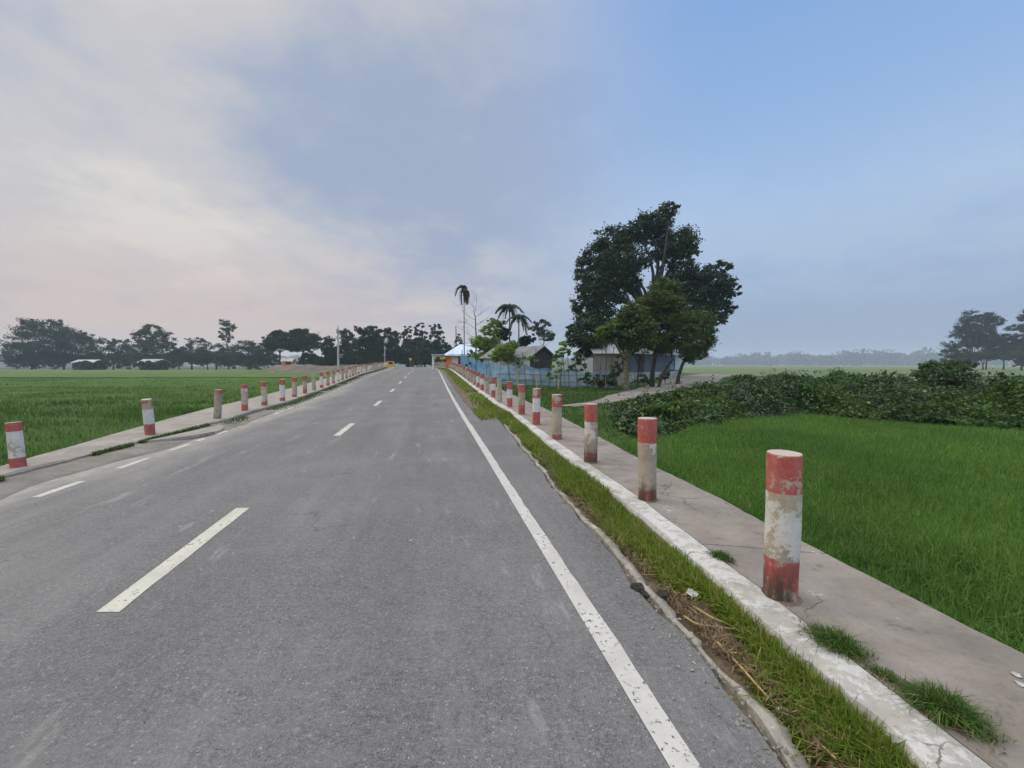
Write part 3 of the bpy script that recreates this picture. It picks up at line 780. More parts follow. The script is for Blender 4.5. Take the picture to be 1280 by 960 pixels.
# ------------------------------------------------------------------ trees and shrubs
def crown_acc(blobs, n, L, W, rng, clump=.32, droop=.15):
    """leaves in clumps through the volume of a set of ellipsoids (x, y, z, rx, ry, rz)"""
    g = Acc(); B = np.array(blobs, float)
    area = (B[:, 3] * B[:, 5] + B[:, 3] * B[:, 4] + B[:, 4] * B[:, 5]) ; share = area / area.sum()
    for b, s in zip(B, share):
        nl = int(n * s); nc = max(4, int(nl / 46))
        d = rng.normal(size=(nc, 3)); d /= np.linalg.norm(d, axis=1)[:, None]
        r = rng.uniform(.18, 1, nc) ** .42
        r = r * (.86 + .30 * rng.uniform(size=nc))
        c = b[:3] + d * r[:, None] * b[3:6]
        k = rng.integers(0, nc, nl); cr = (b[3:6].mean() * clump) * rng.uniform(.5, 1.25, nc)
        off = rng.normal(size=(nl, 3)) * np.array([.55, .55, .36])
        g.leaves(c[k] + off * cr[k][:, None], L, W, nrm=d[k] * .8, rng=rng, up=.3, droop=droop)
    return g


def limb(g, a, b, r0, r1, rng, n=6, bow=.12, seg=7):
    a = np.array(a, float); b = np.array(b, float); t = np.linspace(0, 1, n)[:, None]
    L = np.linalg.norm(b - a); w = rng.normal(size=3) * bow * L
    p = a + (b - a) * t + w * np.sin(math.pi * t) * (1 - .3 * t) + np.array([0, 0, .08 * L]) * np.sin(math.pi * t)
    g.tube(p, np.linspace(r0, r1, n), seg)


def tree(name, label, base, blobs, nleaf, L, leafm, barkm, r=.2, fork=.35, seed=1, group=None, lean=(0, 0), W=None, twigs=0, clump=.32, cat='tree', stems=1, droop=.15, shrub=False):
    """blobs are given relative to the base"""
    rng = np.random.default_rng(seed); root = thing(name, label, cat, base, 0, group)
    B = np.array(blobs, float); top = B[:, 2].max(); ctr = B[:, :3].mean(0)
    g = Acc()
    for s in range(stems):
        off = np.array([rng.normal(0, .35), rng.normal(0, .35), 0]) * (s > 0) * (1 if not shrub else .4)
        f = np.array([ctr[0] * .45 + lean[0], ctr[1] * .45 + lean[1], top * fork]) + off * 1.5
        p = [off + np.array([0, 0, -.25]), off + f * np.array([.25, .25, .33]) + rng.normal(0, .04, 3) * r * 3, off * .5 + f * np.array([.6, .6, .7]), f]
        g.tube(p, [r * 1.35, r, r * .88, r * .78], 9)
        for i, b in enumerate(B):
            if stems > 1 and i % stems != s: continue
            limb(g, f, b[:3] + np.array([0, 0, -.1]) * b[5], r * .55, r * .14, rng)
            for _ in range(twigs):
                d = rng.normal(size=3); d[2] = abs(d[2]) * .6; d /= np.linalg.norm(d)
                limb(g, b[:3] - np.array([0, 0, .2]) * b[5], b[:3] + d * b[3:6] * .9, r * .16, r * .03, rng, 4, .1, 5)
    g.build('stem' if shrub else 'trunk', barkm, root, smooth=True)
    crown_acc(B, nleaf, L, W or L * .55, rng, clump, droop).build('foliage' if shrub else 'crown', leafm, root)
    return root


def pxb(blobs, d, bx, bz, depth=.8, dd=None):
    """crown ellipsoids from photo pixels (x, y, rx, ry) at distance d, relative to the base point"""
    rng = np.random.default_rng(int(abs(bx * 7 + d)) + 9); out = []
    for q in blobs:
        px, py, rx, ry = q[:4]; off = q[4] if len(q) > 4 else rng.uniform(-.35, .35) * rx * d / F * 1.6
        p = at(px, py, d + off)
        out.append((p[0] - bx, p[1] - d, p[2] - bz, rx * d / F, rx * d / F * depth, ry * d / F))
    return out


# the big dark tree behind the houses
d = 47.0; bx, bz = at(805, 470, d)[0], float(T(at(805, 470, d)[0], d))
blobs = [(832, 268, 13, 9), (815, 282, 22, 15), (792, 292, 18, 12), (766, 305, 26, 17), (744, 322, 18, 16), (728, 338, 12, 14), (775, 330, 30, 20), (738, 358, 20, 20), (727, 383, 12, 14), (757, 375, 22, 22), (770, 345, 24, 22), (735, 402, 17, 14), (752, 398, 16, 14),
         (845, 304, 24, 15), (858, 318, 13, 10), (830, 318, 20, 12), (812, 300, 14, 10), (848, 340, 18, 14), (862, 362, 20, 20), (880, 352, 20, 17), (899, 338, 11, 10), (904, 356, 13, 12), (915, 367, 8, 8), (890, 374, 20, 15), (905, 386, 11, 10), (893, 400, 14, 8), (873, 388, 16, 14), (806, 378, 14, 14), (780, 395, 12, 12), (842, 370, 16, 18), (790, 360, 10, 12)]
tree('dark_broadleaf_tree', 'tallest dark broadleaf tree with a spreading crown towering over the tin houses', (bx, d, bz), pxb(blobs, d, bx, bz, .95), 60000, .30, M['big'], M['bark_d'], .42, .36, 3, twigs=4, W=.19, clump=.34)
# its neighbour hanging over the shed
d = 36.0; bx = at(738, 470, d)[0]; bz = float(T(bx, d))
tree('dark_bushy_tree', 'small dark bushy tree whose crown hangs over the tin wall beside the blue net', (bx, d, bz), pxb([(735, 415, 20, 12), (722, 425, 16, 10), (745, 432, 18, 11), (735, 440, 12, 7), (712, 412, 7, 6), (756, 420, 10, 10)], d, bx, bz), 11000, .2, M['big'], M['bark_d'], .13, .45, 4, W=.13)
# the olive-green trees before the dark wall
for (tx, ty, d, bl, lab, mt, r, ln, sd, nl) in (
    (783, 489, 27.0, [(790, 396, 20, 14), (775, 408, 18, 11), (762, 415, 14, 8), (800, 412, 20, 13), (785, 425, 22, 10)], 'olive-green tree with a thick mossy pale trunk at the bend of the dirt track', 'bark_m', .20, (0, 0), 5, 15000),
    (815, 481, 31.5, [(828, 362, 18, 13), (820, 378, 22, 13), (835, 388, 20, 14), (815, 402, 22, 14)], 'taller olive tree rising from a thick dark knobbly trunk by the plinth wall', 'bark_d', .17, (0, 0), 6, 15000),
    (822, 481, 31.0, [(842, 402, 24, 15), (858, 412, 18, 13), (838, 424, 22, 12), (825, 432, 18, 10)], 'olive tree on a slim dark trunk leaning toward the track', 'bark_d', .10, (.6, 0), 7, 14000),
    (846, 476, 36.0, [(868, 402, 18, 14), (880, 414, 12, 11), (872, 428, 18, 12), (866, 444, 14, 9), (858, 434, 16, 10)], 'olive tree with straight dark trunk at the open end of the dark house', 'bark_d', .15, (0, 0), 8, 14000),
    (797, 483, 30.0, [(800, 430, 18, 9), (812, 420, 16, 10), (785, 436, 14, 6)], 'thin dark-stemmed tree squeezed between the mossy trunk and the knobbly trunk', 'bark_d', .06, (0, 0), 9, 6000)):
    bx = at(tx, ty, d)[0]; bz = float(T(bx, d))
    tree('olive_tree', lab, (bx, d, bz), pxb(bl, d, bx, bz, .9), int(nl * .7), .21, M['olive'], M[mt], r, .42, sd, group='olive trees by the dirt track', lean=ln, twigs=2, W=.12, clump=.36)
# light green sapling twigs at the edge of that crown
d = 26.5; bx = at(757, 486, d)[0]; bz = float(T(bx, d))
tree('lime_sapling', 'lime-green leafy sapling at the edge of the olive crowns above the tin wall', (bx, d, bz), pxb([(756, 414, 11, 6), (766, 407, 9, 6), (750, 420, 7, 4)], d, bx, bz), 1500, .13, M['lime'], M['bark'], .035, .6, 12, W=.08)

# yard trees beside the net
d = 50.0
for (tx, bl, lab, mt, nl, L, sd, dd) in (
    (614, [(612, 432, 16, 10), (600, 428, 12, 8), (622, 442, 14, 9), (607, 447, 16, 7), (617, 403, 7, 5), (613, 414, 10, 7)], 'bright green leafy tree in front of the blue-roofed house', 'lime', 15000, .24, 21, 50),
    (637, [(630, 438, 13, 7), (640, 432, 8, 5), (622, 446, 10, 6), (634, 447, 10, 5)], 'low lime-green spreading tree with a thin dark stem beside the grey shed', 'lime', 10000, .2, 22, 42),
    (600, [(596, 452, 8, 7), (603, 449, 9, 8), (612, 455, 9, 6), (590, 445, 6, 6)], 'dark green leafy shrub tree against the windows of the blue-roofed house', 'creeper', 4500, .2, 23, 52),
    (626, [(627, 413, 6, 12), (632, 420, 7, 8), (622, 404, 5, 6)], 'dark slender tree with drooping leaves behind the bright green tree', 'palm', 3000, .3, 24, 56),
    (676, [(676, 408, 11, 8), (684, 404, 8, 7), (668, 412, 8, 7), (680, 420, 12, 8), (690, 418, 6, 9)], 'thin grey-green open-crowned tree behind the shed roof', 'far2', 2600, .3, 25, 62),
    (657, [(655, 427, 7, 5), (662, 423, 6, 4), (650, 430, 5, 3)], 'dark low banana-like tree just over the shed ridge', 'palm', 1500, .5, 26, 52),
    (706, [(705, 432, 8, 6), (700, 442, 8, 5), (712, 440, 6, 5), (694, 447, 6, 4)], 'light green wispy sapling between the shed gable and the dark bushy tree', 'lime', 1800, .17, 27, 33),
    (668, [(660, 447, 6, 3), (668, 450, 4, 3)], 'small green sapling in front of the white corner of the shed', 'lime', 420, .16, 28, 34)):
    bx = at(tx, 470, dd)[0]; bz = float(T(bx, dd))
    tree('yard_tree', lab, (bx, dd, bz), pxb(bl, dd, bx, bz), nl, L, M[mt], M['bark'], .07 if nl > 2000 else .04, .5, sd, group='small trees in the yard', twigs=2, W=L * .5)

for (tx, dd, bl, lab, mt, nl, L, sd) in (
    (696, 30.2, [(694, 462, 7, 6), (700, 455, 6, 5), (690, 470, 7, 5)], 'small leafy bush poking through the net before the shed gable', 'lime', 900, .15, 41),
    (722, 31.5, [(720, 452, 8, 6), (727, 446, 7, 5), (716, 462, 8, 6), (726, 458, 7, 5)], 'green bush against the tin boundary wall behind the net', 'creeper', 1500, .15, 42),
    (735, 29.0, [(734, 470, 8, 5), (741, 474, 7, 5), (729, 476, 7, 4)], 'low green bush at the foot of the net near the tin house', 'creeper', 1100, .13, 43),
    (770, 28.2, [(768, 462, 8, 8), (774, 452, 7, 8), (766, 474, 9, 7)], 'dark vine-hung bush beside the mossy trunk', 'olive', 1600, .14, 44),
    (806, 31.0, [(806, 472, 8, 5), (800, 477, 7, 4), (812, 476, 6, 4)], 'dark weedy bush around the foot of the knobbly trunk', 'creeper', 1000, .13, 45),
    (590, 45.0, [(588, 457, 8, 4), (600, 458, 10, 4), (612, 459, 8, 4)], 'low hedge-like bush just inside the bluest stretch of net', 'creeper', 1400, .17, 46),
    (652, 36.5, [(650, 462, 7, 5), (658, 458, 6, 5)], 'pale green bush hiding the foot of the white shed wall', 'lime', 900, .16, 47)):
    bx = at(tx, 470, dd)[0]; bz = float(T(bx, dd))
    tree('yard_bush', lab, (bx, dd, bz), pxb(bl, dd, bx, bz), nl, L, M[mt], M['bark'], .03, .4, sd, cat='bush', W=L * .6, stems=2, shrub=True, group='bushes around the houses')

# shrubs
for (tx, ty, d, bl, lab, mt, nl, L, sd) in (
    (1180, 480, 17.6, [(1180, 458, 24, 6), (1162, 460, 13, 5), (1202, 459, 15, 5), (1180, 469, 32, 8), (1214, 456, 7, 3), (1150, 466, 8, 4), (1185, 482, 28, 9)], 'dark rounded shrub standing above the creepers below the distant grove', 'creeper', 9000, .11, 31),
    (1262, 505, 14.0, [(1262, 510, 20, 11), (1245, 516, 14, 9), (1278, 520, 18, 10), (1258, 526, 20, 8)], 'bright yellow-green shrub at the foot of the creeper bank', 'creeper_hi', 3500, .12, 32),
    (925, 478, 21.5, [(926, 474, 13, 5), (938, 478, 10, 5), (916, 480, 9, 4)], 'leafy dark shrub where the dirt track passes the creeper bank', 'creeper', 2600, .13, 33),
    (842, 464, 62.0, [(843, 463, 7, 3.5), (839, 465, 5, 2.5)], 'tiny green shrub across the end of the dirt track', 'creeper', 700, .16, 34),
    (822, 530, 13.4, [(826, 514, 22, 10), (808, 520, 16, 10), (846, 512, 18, 9), (818, 532, 20, 12), (848, 528, 20, 13), (832, 545, 16, 9)], 'dense long-leaved bush spilling toward the paddy at the start of the bank', 'creeper_hi', 5500, .19, 35),
    (750, 483, 27.5, [(752, 474, 10, 6), (744, 480, 9, 5), (762, 480, 9, 5)], 'broad-leaved green shrub at the foot of the tin wall by the mossy trunk', 'creeper', 1700, .16, 36),
    (832, 470, 35.0, [(833, 468, 8, 4), (826, 472, 6, 3)], 'low dark shrub before the white plinth between two leaning trunks', 'creeper', 900, .15, 37)):
    bx = at(tx, ty, d)[0]; bz = float(T(bx, d))
    tree('shrub', lab, (bx, d, bz), pxb(bl, d, bx, bz), nl, L, M[mt], M['bark'], .03, .4, sd, cat='shrub', W=L * (.62 if sd != 35 else .3), stems=2, shrub=True, group='shrubs on the bank and in the yard', droop=.15 if sd != 35 else .5)


# --- far trees: each with its own crown
def far_tree(name, lab, px, base_d, bl, leafm, n, L, sd, r, group, fork=.4, gz=None, lean=(0, 0), twigs=1, W=None, skirt=True):
    bx = at(px, 460, base_d)[0]; bz = float(T(bx, base_d)) if gz is None else gz
    xs = [b[0] for b in bl]; lo, hi = min(b[0] - b[2] * .5 for b in bl), max(b[0] + b[2] * .5 for b in bl)
    rs = np.random.default_rng(sd); y0 = max(b[1] for b in bl)
    if skirt:
        for q in np.linspace(lo, hi, max(2, int((hi - lo) / 6) + 1)): bl = bl + [(q + rs.uniform(-2, 2), rs.uniform(446, 455), rs.uniform(7, 11), rs.uniform(5, 8))]
    n = int(n * 3.3)
    tree(name, lab, (bx, base_d, bz), pxb(bl, base_d, bx, bz, .8), n, L, M[leafm], M['bark_d'], r, fork, sd, group, lean, twigs=twigs, W=W or L * .6)


GL = 'trees along the far edge of the paddy'
FT = [
    (40, 165, [(22, 428, 18, 9), (38, 414, 18, 9), (45, 404, 14, 5), (60, 418, 22, 14), (30, 442, 24, 12), (55, 440, 24, 14)], 'far', 5200, 'huge broad rain tree with feathery top above the paddy edge'),
    (80, 170, [(74, 404, 9, 5), (72, 416, 16, 9), (88, 424, 18, 12), (80, 440, 22, 14), (100, 418, 10, 6)], 'far', 4200, 'dark spreading tree merging with the huge rain tree'),
    (112, 168, [(105, 424, 14, 9), (118, 430, 12, 8), (110, 442, 16, 10)], 'far', 2200, 'sloping dark tree beside the pale-roofed far hut'),
    (142, 172, [(138, 428, 10, 5), (150, 434, 14, 8), (135, 442, 14, 9), (158, 426, 6, 4), (150, 448, 18, 8)], 'far', 2500, 'low scrubby tree between the two far hut roofs'),
    (192, 160, [(190, 414, 14, 7), (180, 421, 12, 8), (203, 424, 14, 10), (192, 432, 20, 9), (214, 432, 6, 6), (175, 436, 10, 7)], 'far2', 3600, 'paler round-topped tree standing over a silver hut roof'),
    (178, 166, [(172, 446, 18, 8), (200, 447, 22, 8), (218, 444, 12, 8)], 'far', 2200, 'dark low growth tree under the pale round-topped tree'),
    (240, 170, [(242, 434, 12, 8), (254, 426, 8, 4), (228, 442, 14, 8), (248, 446, 18, 8), (237, 424, 4, 1.6)], 'far', 2300, 'scraggy dark tree with one flat sprig poking above it'),
    (286, 165, [(284, 404, 8, 4), (291, 409, 8, 4), (282, 414, 7, 5), (286, 424, 6, 6), (279, 420, 5, 3)], 'far2', 1800, 'tall slender pale tree rising far above its neighbours'),
    (270, 168, [(268, 436, 12, 7), (282, 440, 16, 9), (264, 448, 14, 7), (292, 448, 16, 8)], 'far', 2400, 'rounded dark tree around the foot of the slender pale tree'),
    (312, 166, [(308, 432, 14, 7), (322, 436, 14, 8), (312, 446, 20, 9), (335, 444, 12, 9), (300, 440, 10, 7)], 'far', 2800, 'wide dome of dark trees next to the umbrella crowns'),
    (350, 132, [(348, 417, 10, 3.5), (340, 423, 10, 3.5), (356, 423, 14, 5), (346, 431, 16, 6), (366, 432, 10, 5)], 'far', 2400, 'flat umbrella-crowned rain tree, the smaller of the pair by the earth bank'),
    (372, 130, [(376, 415, 12, 3.2), (366, 420, 11, 4), (388, 422, 14, 5), (380, 430, 18, 6), (396, 432, 9, 4), (368, 436, 9, 4)], 'far', 3000, 'wide umbrella-crowned rain tree with a leaning trunk above the earth bank'),
    (388, 122, [(389, 431, 6, 5), (386, 441, 8, 7), (391, 449, 8, 6)], 'far', 1400, 'dark conical tree standing before the umbrella rain tree'),
    (164, 176, [(160, 440, 9, 8), (168, 446, 9, 7), (156, 449, 9, 6)], 'far', 1100, 'plain dark tree closing the gap before the pale round-topped tree'),
    (224, 174, [(222, 442, 9, 7), (229, 449, 9, 6), (216, 450, 8, 6)], 'far', 1000, 'low dark tree between the pale round-topped tree and the scraggy one'),
    (260, 176, [(258, 438, 9, 7), (264, 446, 9, 7), (252, 449, 8, 6)], 'far2', 1000, 'soft grey-green tree between the scraggy tree and the rounded one'),
    (336, 150, [(331, 440, 9, 7), (340, 446, 9, 7), (326, 449, 9, 6)], 'far', 1100, 'dark leafy tree tucked behind the smaller umbrella crown'),
    (112, 147, [(100, 456.5, 8, 4), (110, 457, 9, 4.5), (121, 456, 8, 4.5), (130, 455, 6, 5)], 'far', 1500, 'low dark bush growing along the foot of the teal-roofed far hut'),
    (193, 144, [(182, 456, 8, 4.5), (193, 457, 9, 4), (204, 456, 8, 4.5)], 'far', 1300, 'low dark bush growing along the foot of the silver-roofed far hut'),
    (404, 128, [(404, 450, 3, 4), (401, 452, 3, 3)], 'far2', 300, 'tiny pale tree in the gap beside the concrete pole')]
for i, (px, d, bl, mt, n, lab) in enumerate(FT):
    far_tree('far_tree', lab, px, d, bl, mt, n, .62, 100 + i, .28 if n > 2000 else .18, GL, lean=(1.2, 0) if i == 11 else (0, 0), fork=.5 if i in (10, 11) else .4, skirt=i not in (10, 11, 17, 18))
GC = 'trees where the road bends away'
CT = [
    (413, 108, [(412, 424, 7, 5), (409, 434, 8, 6), (415, 442, 9, 8), (410, 450, 8, 5)], 'far', 1900, 'dark ragged tree just behind the concrete pole'),
    (436, 112, [(434, 417, 9, 6), (438, 428, 10, 9), (432, 440, 11, 9), (440, 450, 10, 6)], 'far2', 2400, 'grey-green tree next to the concrete pole'),
    (456, 114, [(452, 412, 8, 4), (460, 420, 11, 8), (454, 434, 13, 10), (460, 448, 13, 8)], 'far', 2800, 'dark bushy tree in the middle of the roadside grove'),
    (474, 116, [(468, 412, 8, 4), (476, 418, 9, 6), (472, 430, 12, 9), (474, 446, 12, 9), (483, 413, 4, 3)], 'far', 2700, 'dark dense tree behind the short pole with a white box'),
    (492, 118, [(488, 416, 7, 5), (494, 422, 8, 7), (491, 436, 11, 10), (494, 448, 9, 6)], 'far', 2400, 'rounded dark tree left of the tall narrow one'.replace('left of', 'next to')),
    (510, 120, [(510, 411, 4.5, 5), (509, 420, 6, 7), (512, 432, 8, 8), (508, 445, 9, 8)], 'far2', 2200, 'narrow pointed tree above the bend of the road'),
    (524, 118, [(528, 407, 4, 3), (522, 414, 5, 6), (529, 418, 5, 8), (524, 430, 8, 9)], 'far', 2000, 'twin-tipped tall dark tree above the bend'),
    (531, 104, [(532, 432, 8, 6), (528, 441, 8, 6), (536, 445, 7, 5)], 'far2', 1800, 'lighter green leafy tree in front of the twin-tipped one'),
    (546, 122, [(542, 409, 4, 5), (548, 408, 4, 4), (545, 420, 7, 8), (546, 434, 9, 9), (552, 416, 3, 5)], 'far', 2200, 'tall dark tree with an open tufted top beside the yellow signs'),
    (558, 124, [(556, 428, 4, 6), (560, 438, 7, 7), (552, 443, 7, 7)], 'far', 1300, 'small dark tree beside the porch of the blue-roofed house'),
    (572, 126, [(573, 423, 4, 5), (575, 431, 6, 6), (568, 436, 6, 5)], 'far', 1100, 'small dark tree peeping over the blue roof')]
for i, (px, d, bl, mt, n, lab) in enumerate(CT):
    bl = bl + [(px, 436, 8, 12), (px + 5, 446, 9, 9)] if n > 1500 else bl
    far_tree('roadside_tree', lab, px, d, bl, mt, int(n * 1.5), .52, 140 + i, .22, GC)
GR = 'trees of the distant grove over the creeper bank'
RT = [
    (1208, 175, [(1207, 395, 9, 6), (1204, 406, 11, 7), (1200, 418, 12, 7), (1212, 414, 12, 10), (1214, 428, 14, 8)], 'far', 3000, 'tall rounded tree, the front of the hazy grove'),
    (1232, 178, [(1229, 398, 11, 6), (1238, 404, 10, 6), (1228, 412, 11, 8), (1247, 400, 4, 3), (1232, 426, 14, 8)], 'far', 2800, 'tall tree with a side tuft, behind the front of the grove'),
    (1192, 172, [(1188, 434, 10, 6), (1182, 442, 10, 5), (1198, 440, 14, 8), (1205, 448, 14, 6)], 'far', 2200, 'low skirt tree at the open edge of the hazy grove'),
    (1254, 176, [(1250, 422, 9, 5), (1258, 428, 10, 6), (1246, 436, 14, 8), (1262, 440, 12, 8)], 'far', 2300, 'squat tree in the dip between the tall crowns of the grove'),
    (1276, 170, [(1266, 410, 9, 3.5), (1278, 398, 8, 6), (1288, 390, 9, 7), (1274, 422, 9, 5), (1284, 412, 12, 8), (1276, 436, 14, 10), (1290, 430, 14, 10)], 'far', 3600, 'tallest grove tree cut by the edge of the view'),
    (1228, 168, [(1226, 444, 16, 4.5), (1246, 445, 14, 4), (1212, 444, 10, 4)], 'far', 1500, 'dark low canopy tree over the bare trunks of the grove'),
    (1277, 150, [(1276, 452, 6, 4), (1284, 450, 6, 5), (1270, 455, 5, 2.5)], 'far2', 1000, 'pale green bush tree at the foot of the grove')]
for i, (px, d, bl, mt, n, lab) in enumerate(RT):
    far_tree('grove_tree', lab, px, d, bl, mt, n, .62, 170 + i, .26, GR, twigs=2, skirt=i in (2, 6))

# --- the woods on the horizon (stuff)
g = Acc(); rw = np.random.default_rng(77); pts = []
for az, dist in zip(rw.uniform(-1.0, 1.02, 760), rw.uniform(1280, 1540, 760)):
    w = rw.uniform(12, 30); h = rw.uniform(17, 28) * (1.35 if rw.uniform() < .12 else 1)
    if az > .3: h *= .9 + .35 * vnoise(az * 14, 0, 5)
    k = 90; c = np.array([dist * math.sin(az), dist * math.cos(az), BASE])
    q = rw.normal(size=(k, 3)) * np.array([w * .38, w * .38, 0]) + c; q[:, 2] += h * rw.beta(1.6, 1.25, k); pts.append(q)
g.leaves(np.concatenate(pts), 7.0, 5.0, rng=rw, up=.1)
tag(g.build('distant_woods', M['far']), kind='stuff')


# ------------------------------------------------------------------ palms, bare tree
def frond(g, base, az, L, rise, droop, rng, nl=26, ll=.75, lw=.09, lk=1.0):
    t = np.linspace(0, 1, 14)
    h = np.array([math.cos(az), math.sin(az), 0])
    p = np.array(base) + np.outer(t * L * (1 - .25 * droop * t), h) + np.outer(rise * L * t - (rise + droop) * L * t ** 2, [0, 0, 1.])
    g.tube(p, np.linspace(.045, .012, 14), 5)
    s = np.array([-h[1], h[0], 0])
    for k in np.linspace(.12, 1, nl):
        c = np.array([np.interp(k, t, p[:, j]) for j in range(3)])
        for e in (-1, 1):
            q = ll * (1.05 - .6 * abs(k - .45)) * rng.uniform(.85, 1.15) * lk
            d = s * e * .75 + h * .45 + np.array([0, 0, -.55 + rng.normal(0, .12)]); d /= np.linalg.norm(d)
            w = np.cross(d, [0, 0, 1.]); w /= np.linalg.norm(w) + 1e-6
            g.add([c, c + d * q * .45 + w * lw, c + d * q, c + d * q * .45 - w * lw], [[0, 1, 2, 3]])


def palm(label, base, h, fr, seed, r=.09, lean=(0, 0), dead=0, mat='palm'):
    rng = np.random.default_rng(seed); root = thing('areca_palm', label, 'palm', base, 0, 'slender palms behind the yard')
    t = np.linspace(0, 1, 9)
    pts = np.stack([lean[0] * t ** 2, lean[1] * t ** 2, -.3 + (h + .3) * t], 1)
    Acc().tube(pts, np.linspace(r * 1.25, r * .8, 9), 8).build('trunk', M['bark'], root, smooth=True)
    top = pts[-1]
    Acc().tube([top - [0, 0, .05], top + [0, 0, .45], top + [0, 0, 1.0]], [r * 1.1, r * 1.25, r * .5], 8).build('crownshaft', M['palm'], root, smooth=True)
    for az, L, ri, dr in fr:
        g = Acc(); frond(g, top + [0, 0, .8], az, L * 1.12, ri, dr, rng, lk=.85, lw=.075); g.build('frond', M[mat], root)
    for k in range(dead):
        g = Acc(); frond(g, top + [0, 0, .55], rng.uniform(0, 6.28), rng.uniform(.55, .8), .1, 2.6, rng, 22, .8, .08); g.build('withered_frond', M['palm_dead'], root)
    return root


d = 56.0; b = at(580.5, 455, d)
palm('tall lone palm with one arched frond and a hanging bundle of withered fronds', (b[0], d, float(T(b[0], d))), 8.3 + 2.4, [(2.95, 1.25, .9, .75), (3.25, 1.1, .75, .8), (.9, .7, 1.3, 1.0), (1.6, .6, 1.4, .9)], 61, .06, (0, 0), 9)
d = 50.0; b = at(637, 455, d)
palm('taller leafy palm of the pair behind the grey shed', (b[0], d, float(T(b[0], d))), 7.6, [(3.3, 1.5, .75, .35), (3.0, 1.6, .35, .40), (2.8, 1.5, .05, .75), (0.2, 1.4, .75, .35), (-.2, 1.6, .35, .40), (1.5, 1.2, 1.3, .2), (4.6, 1.2, .8, .3), (2.2, 1.3, .9, .3), (5.4, 1.2, .2, .9), (4.0, 1.1, .0, 1.2), (.9, 1.1, .0, 1.2)], 62, .085)
d = 48.0; b = at(648.5, 455, d)
palm('shorter dark palm of the pair, its fronds drooping over the shed ridge', (b[0], d, float(T(b[0], d))), 6.2, [(0.0, 1.3, .55, .4), (.4, 1.4, .1, .9), (2.2, 1.1, .9, .4), (3.2, 1.4, .5, .5), (4.4, 1.1, .7, .6), (5.4, 1.2, .0, 1.2), (3.6, 1.3, -.1, 1.1), (1.5, .9, 1.3, .2), (5.9, 1.2, -.2, 1.5)], 63, .08)

def branchy(g, p, d, L, r, rng, depth):
    n = 5; q = [np.array(p)]; dd = np.array(d)
    for _ in range(n - 1):
        dd = dd + rng.normal(0, .13, 3); dd /= np.linalg.norm(dd); q.append(q[-1] + dd * L / (n - 1))
    g.tube(q, np.linspace(r, r * .45, n), 5)
    if depth == 0: return
    for k in range(3 if depth > 1 else 4):
        i = rng.integers(1, n); nd = dd + rng.normal(0, .75, 3); nd[2] = abs(nd[2]) * .8 + .1; nd /= np.linalg.norm(nd)
        branchy(g, q[i], nd, L * rng.uniform(.5, .75), r * .5, rng, depth - 1)
d = 55.0; b = at(594.5, 455, d); root = thing('bare_tree', 'leafless tree with thin twigs sprouting beside the lone palm', 'tree', (b[0], d, float(T(b[0], d))))
g = Acc(); g.tube([(0, 0, -.2), (.05, 0, 2.5), (.1, 0, 5), (0, 0, 7.6), (-.25, 0, 8.6)], [.11, .1, .09, .06, .04], 7)
g.build('trunk', M['bark_d'], root, smooth=True)
g = Acc(); rb = np.random.default_rng(8)
for z, az in ((3.6, 3.3), (4.2, .2), (4.9, 3.0), (5.5, .4), (6.1, 2.8), (6.6, .1), (7.2, 3.4), (7.7, .8), (8.4, 1.9), (8.5, 2.6)):
    branchy(g, (.05, 0, z), (math.cos(az), math.sin(az) * .5, .55 if z < 8 else 1.6), 2.0, .03, rb, 2)
g.build('branches', M['twig'], root)


# ------------------------------------------------------------------ guide posts
def post_mesh(seed):
    rng = np.random.default_rng(seed); r = .097; n = 36
    th = np.linspace(0, 2 * math.pi, n, endpoint=False)
    prof = [(-.06, r * 1.02), (.0, r * 1.02), (.02, r), (.2, r * .995), (.4, r), (.6, r), (.8, r), (.885, r), (.896, r * .985), (.9, r * .955)]
    rows = []
    for z, q in prof:
        w = q + .0035 * np.sin(th * 2 + z * 3 + seed) + .002 * np.sin(th * 5 - z * 7 + seed * 2) + rng.normal(0, .0008, n)
        rows.append(np.stack([np.cos(th) * w, np.sin(th) * w, np.full(n, z)], 1))
    g = Acc(); v = np.concatenate(rows); f = []
    for i in range(len(prof) - 1):
        for j in range(n): f.append([i * n + j, i * n + (j + 1) % n, (i + 1) * n + (j + 1) % n, (i + 1) * n + j])
    g.add(v, f); g.add(rows[-1], [list(range(n))])
    return g


ORD = 'first second third fourth fifth sixth seventh eighth ninth tenth eleventh twelfth thirteenth fourteenth fifteenth sixteenth seventeenth eighteenth nineteenth twentieth'.split()
ORD += ['twenty-' + o for o in ORD[:9]] + ['thirtieth'] + ['thirty-' + o for o in ORD[:9]] + ['fortieth'] + ['forty-' + o for o in ORD[:9]] + ['fiftieth']
proto = post_mesh(1).build('guide_post', M['post'], smooth=True)
meshes = [proto.data]
for s in (2, 3):
    q = post_mesh(s).build('guide_post', M['post'], smooth=True); meshes.append(q.data); bpy.data.objects.remove(q)
gc = Acc(); th = np.linspace(0, 2 * math.pi, 24, endpoint=False); rr = np.random.default_rng(2)
ri = np.array([[(.118 + .03 * rr.uniform()) * math.cos(a), (.118 + .03 * rr.uniform()) * math.sin(a), -.008] for a in th]); ro = np.array([[.094 * math.cos(a), .094 * math.sin(a), .014] for a in th])
gc.add(np.concatenate([ri, ro]), [[j, (j + 1) % 24, 24 + (j + 1) % 24, 24 + j] for j in range(24)])
collar = gc.build('mortar_collar', M['dirt'], smooth=True); collar_me = collar.data; bpy.data.objects.remove(collar)

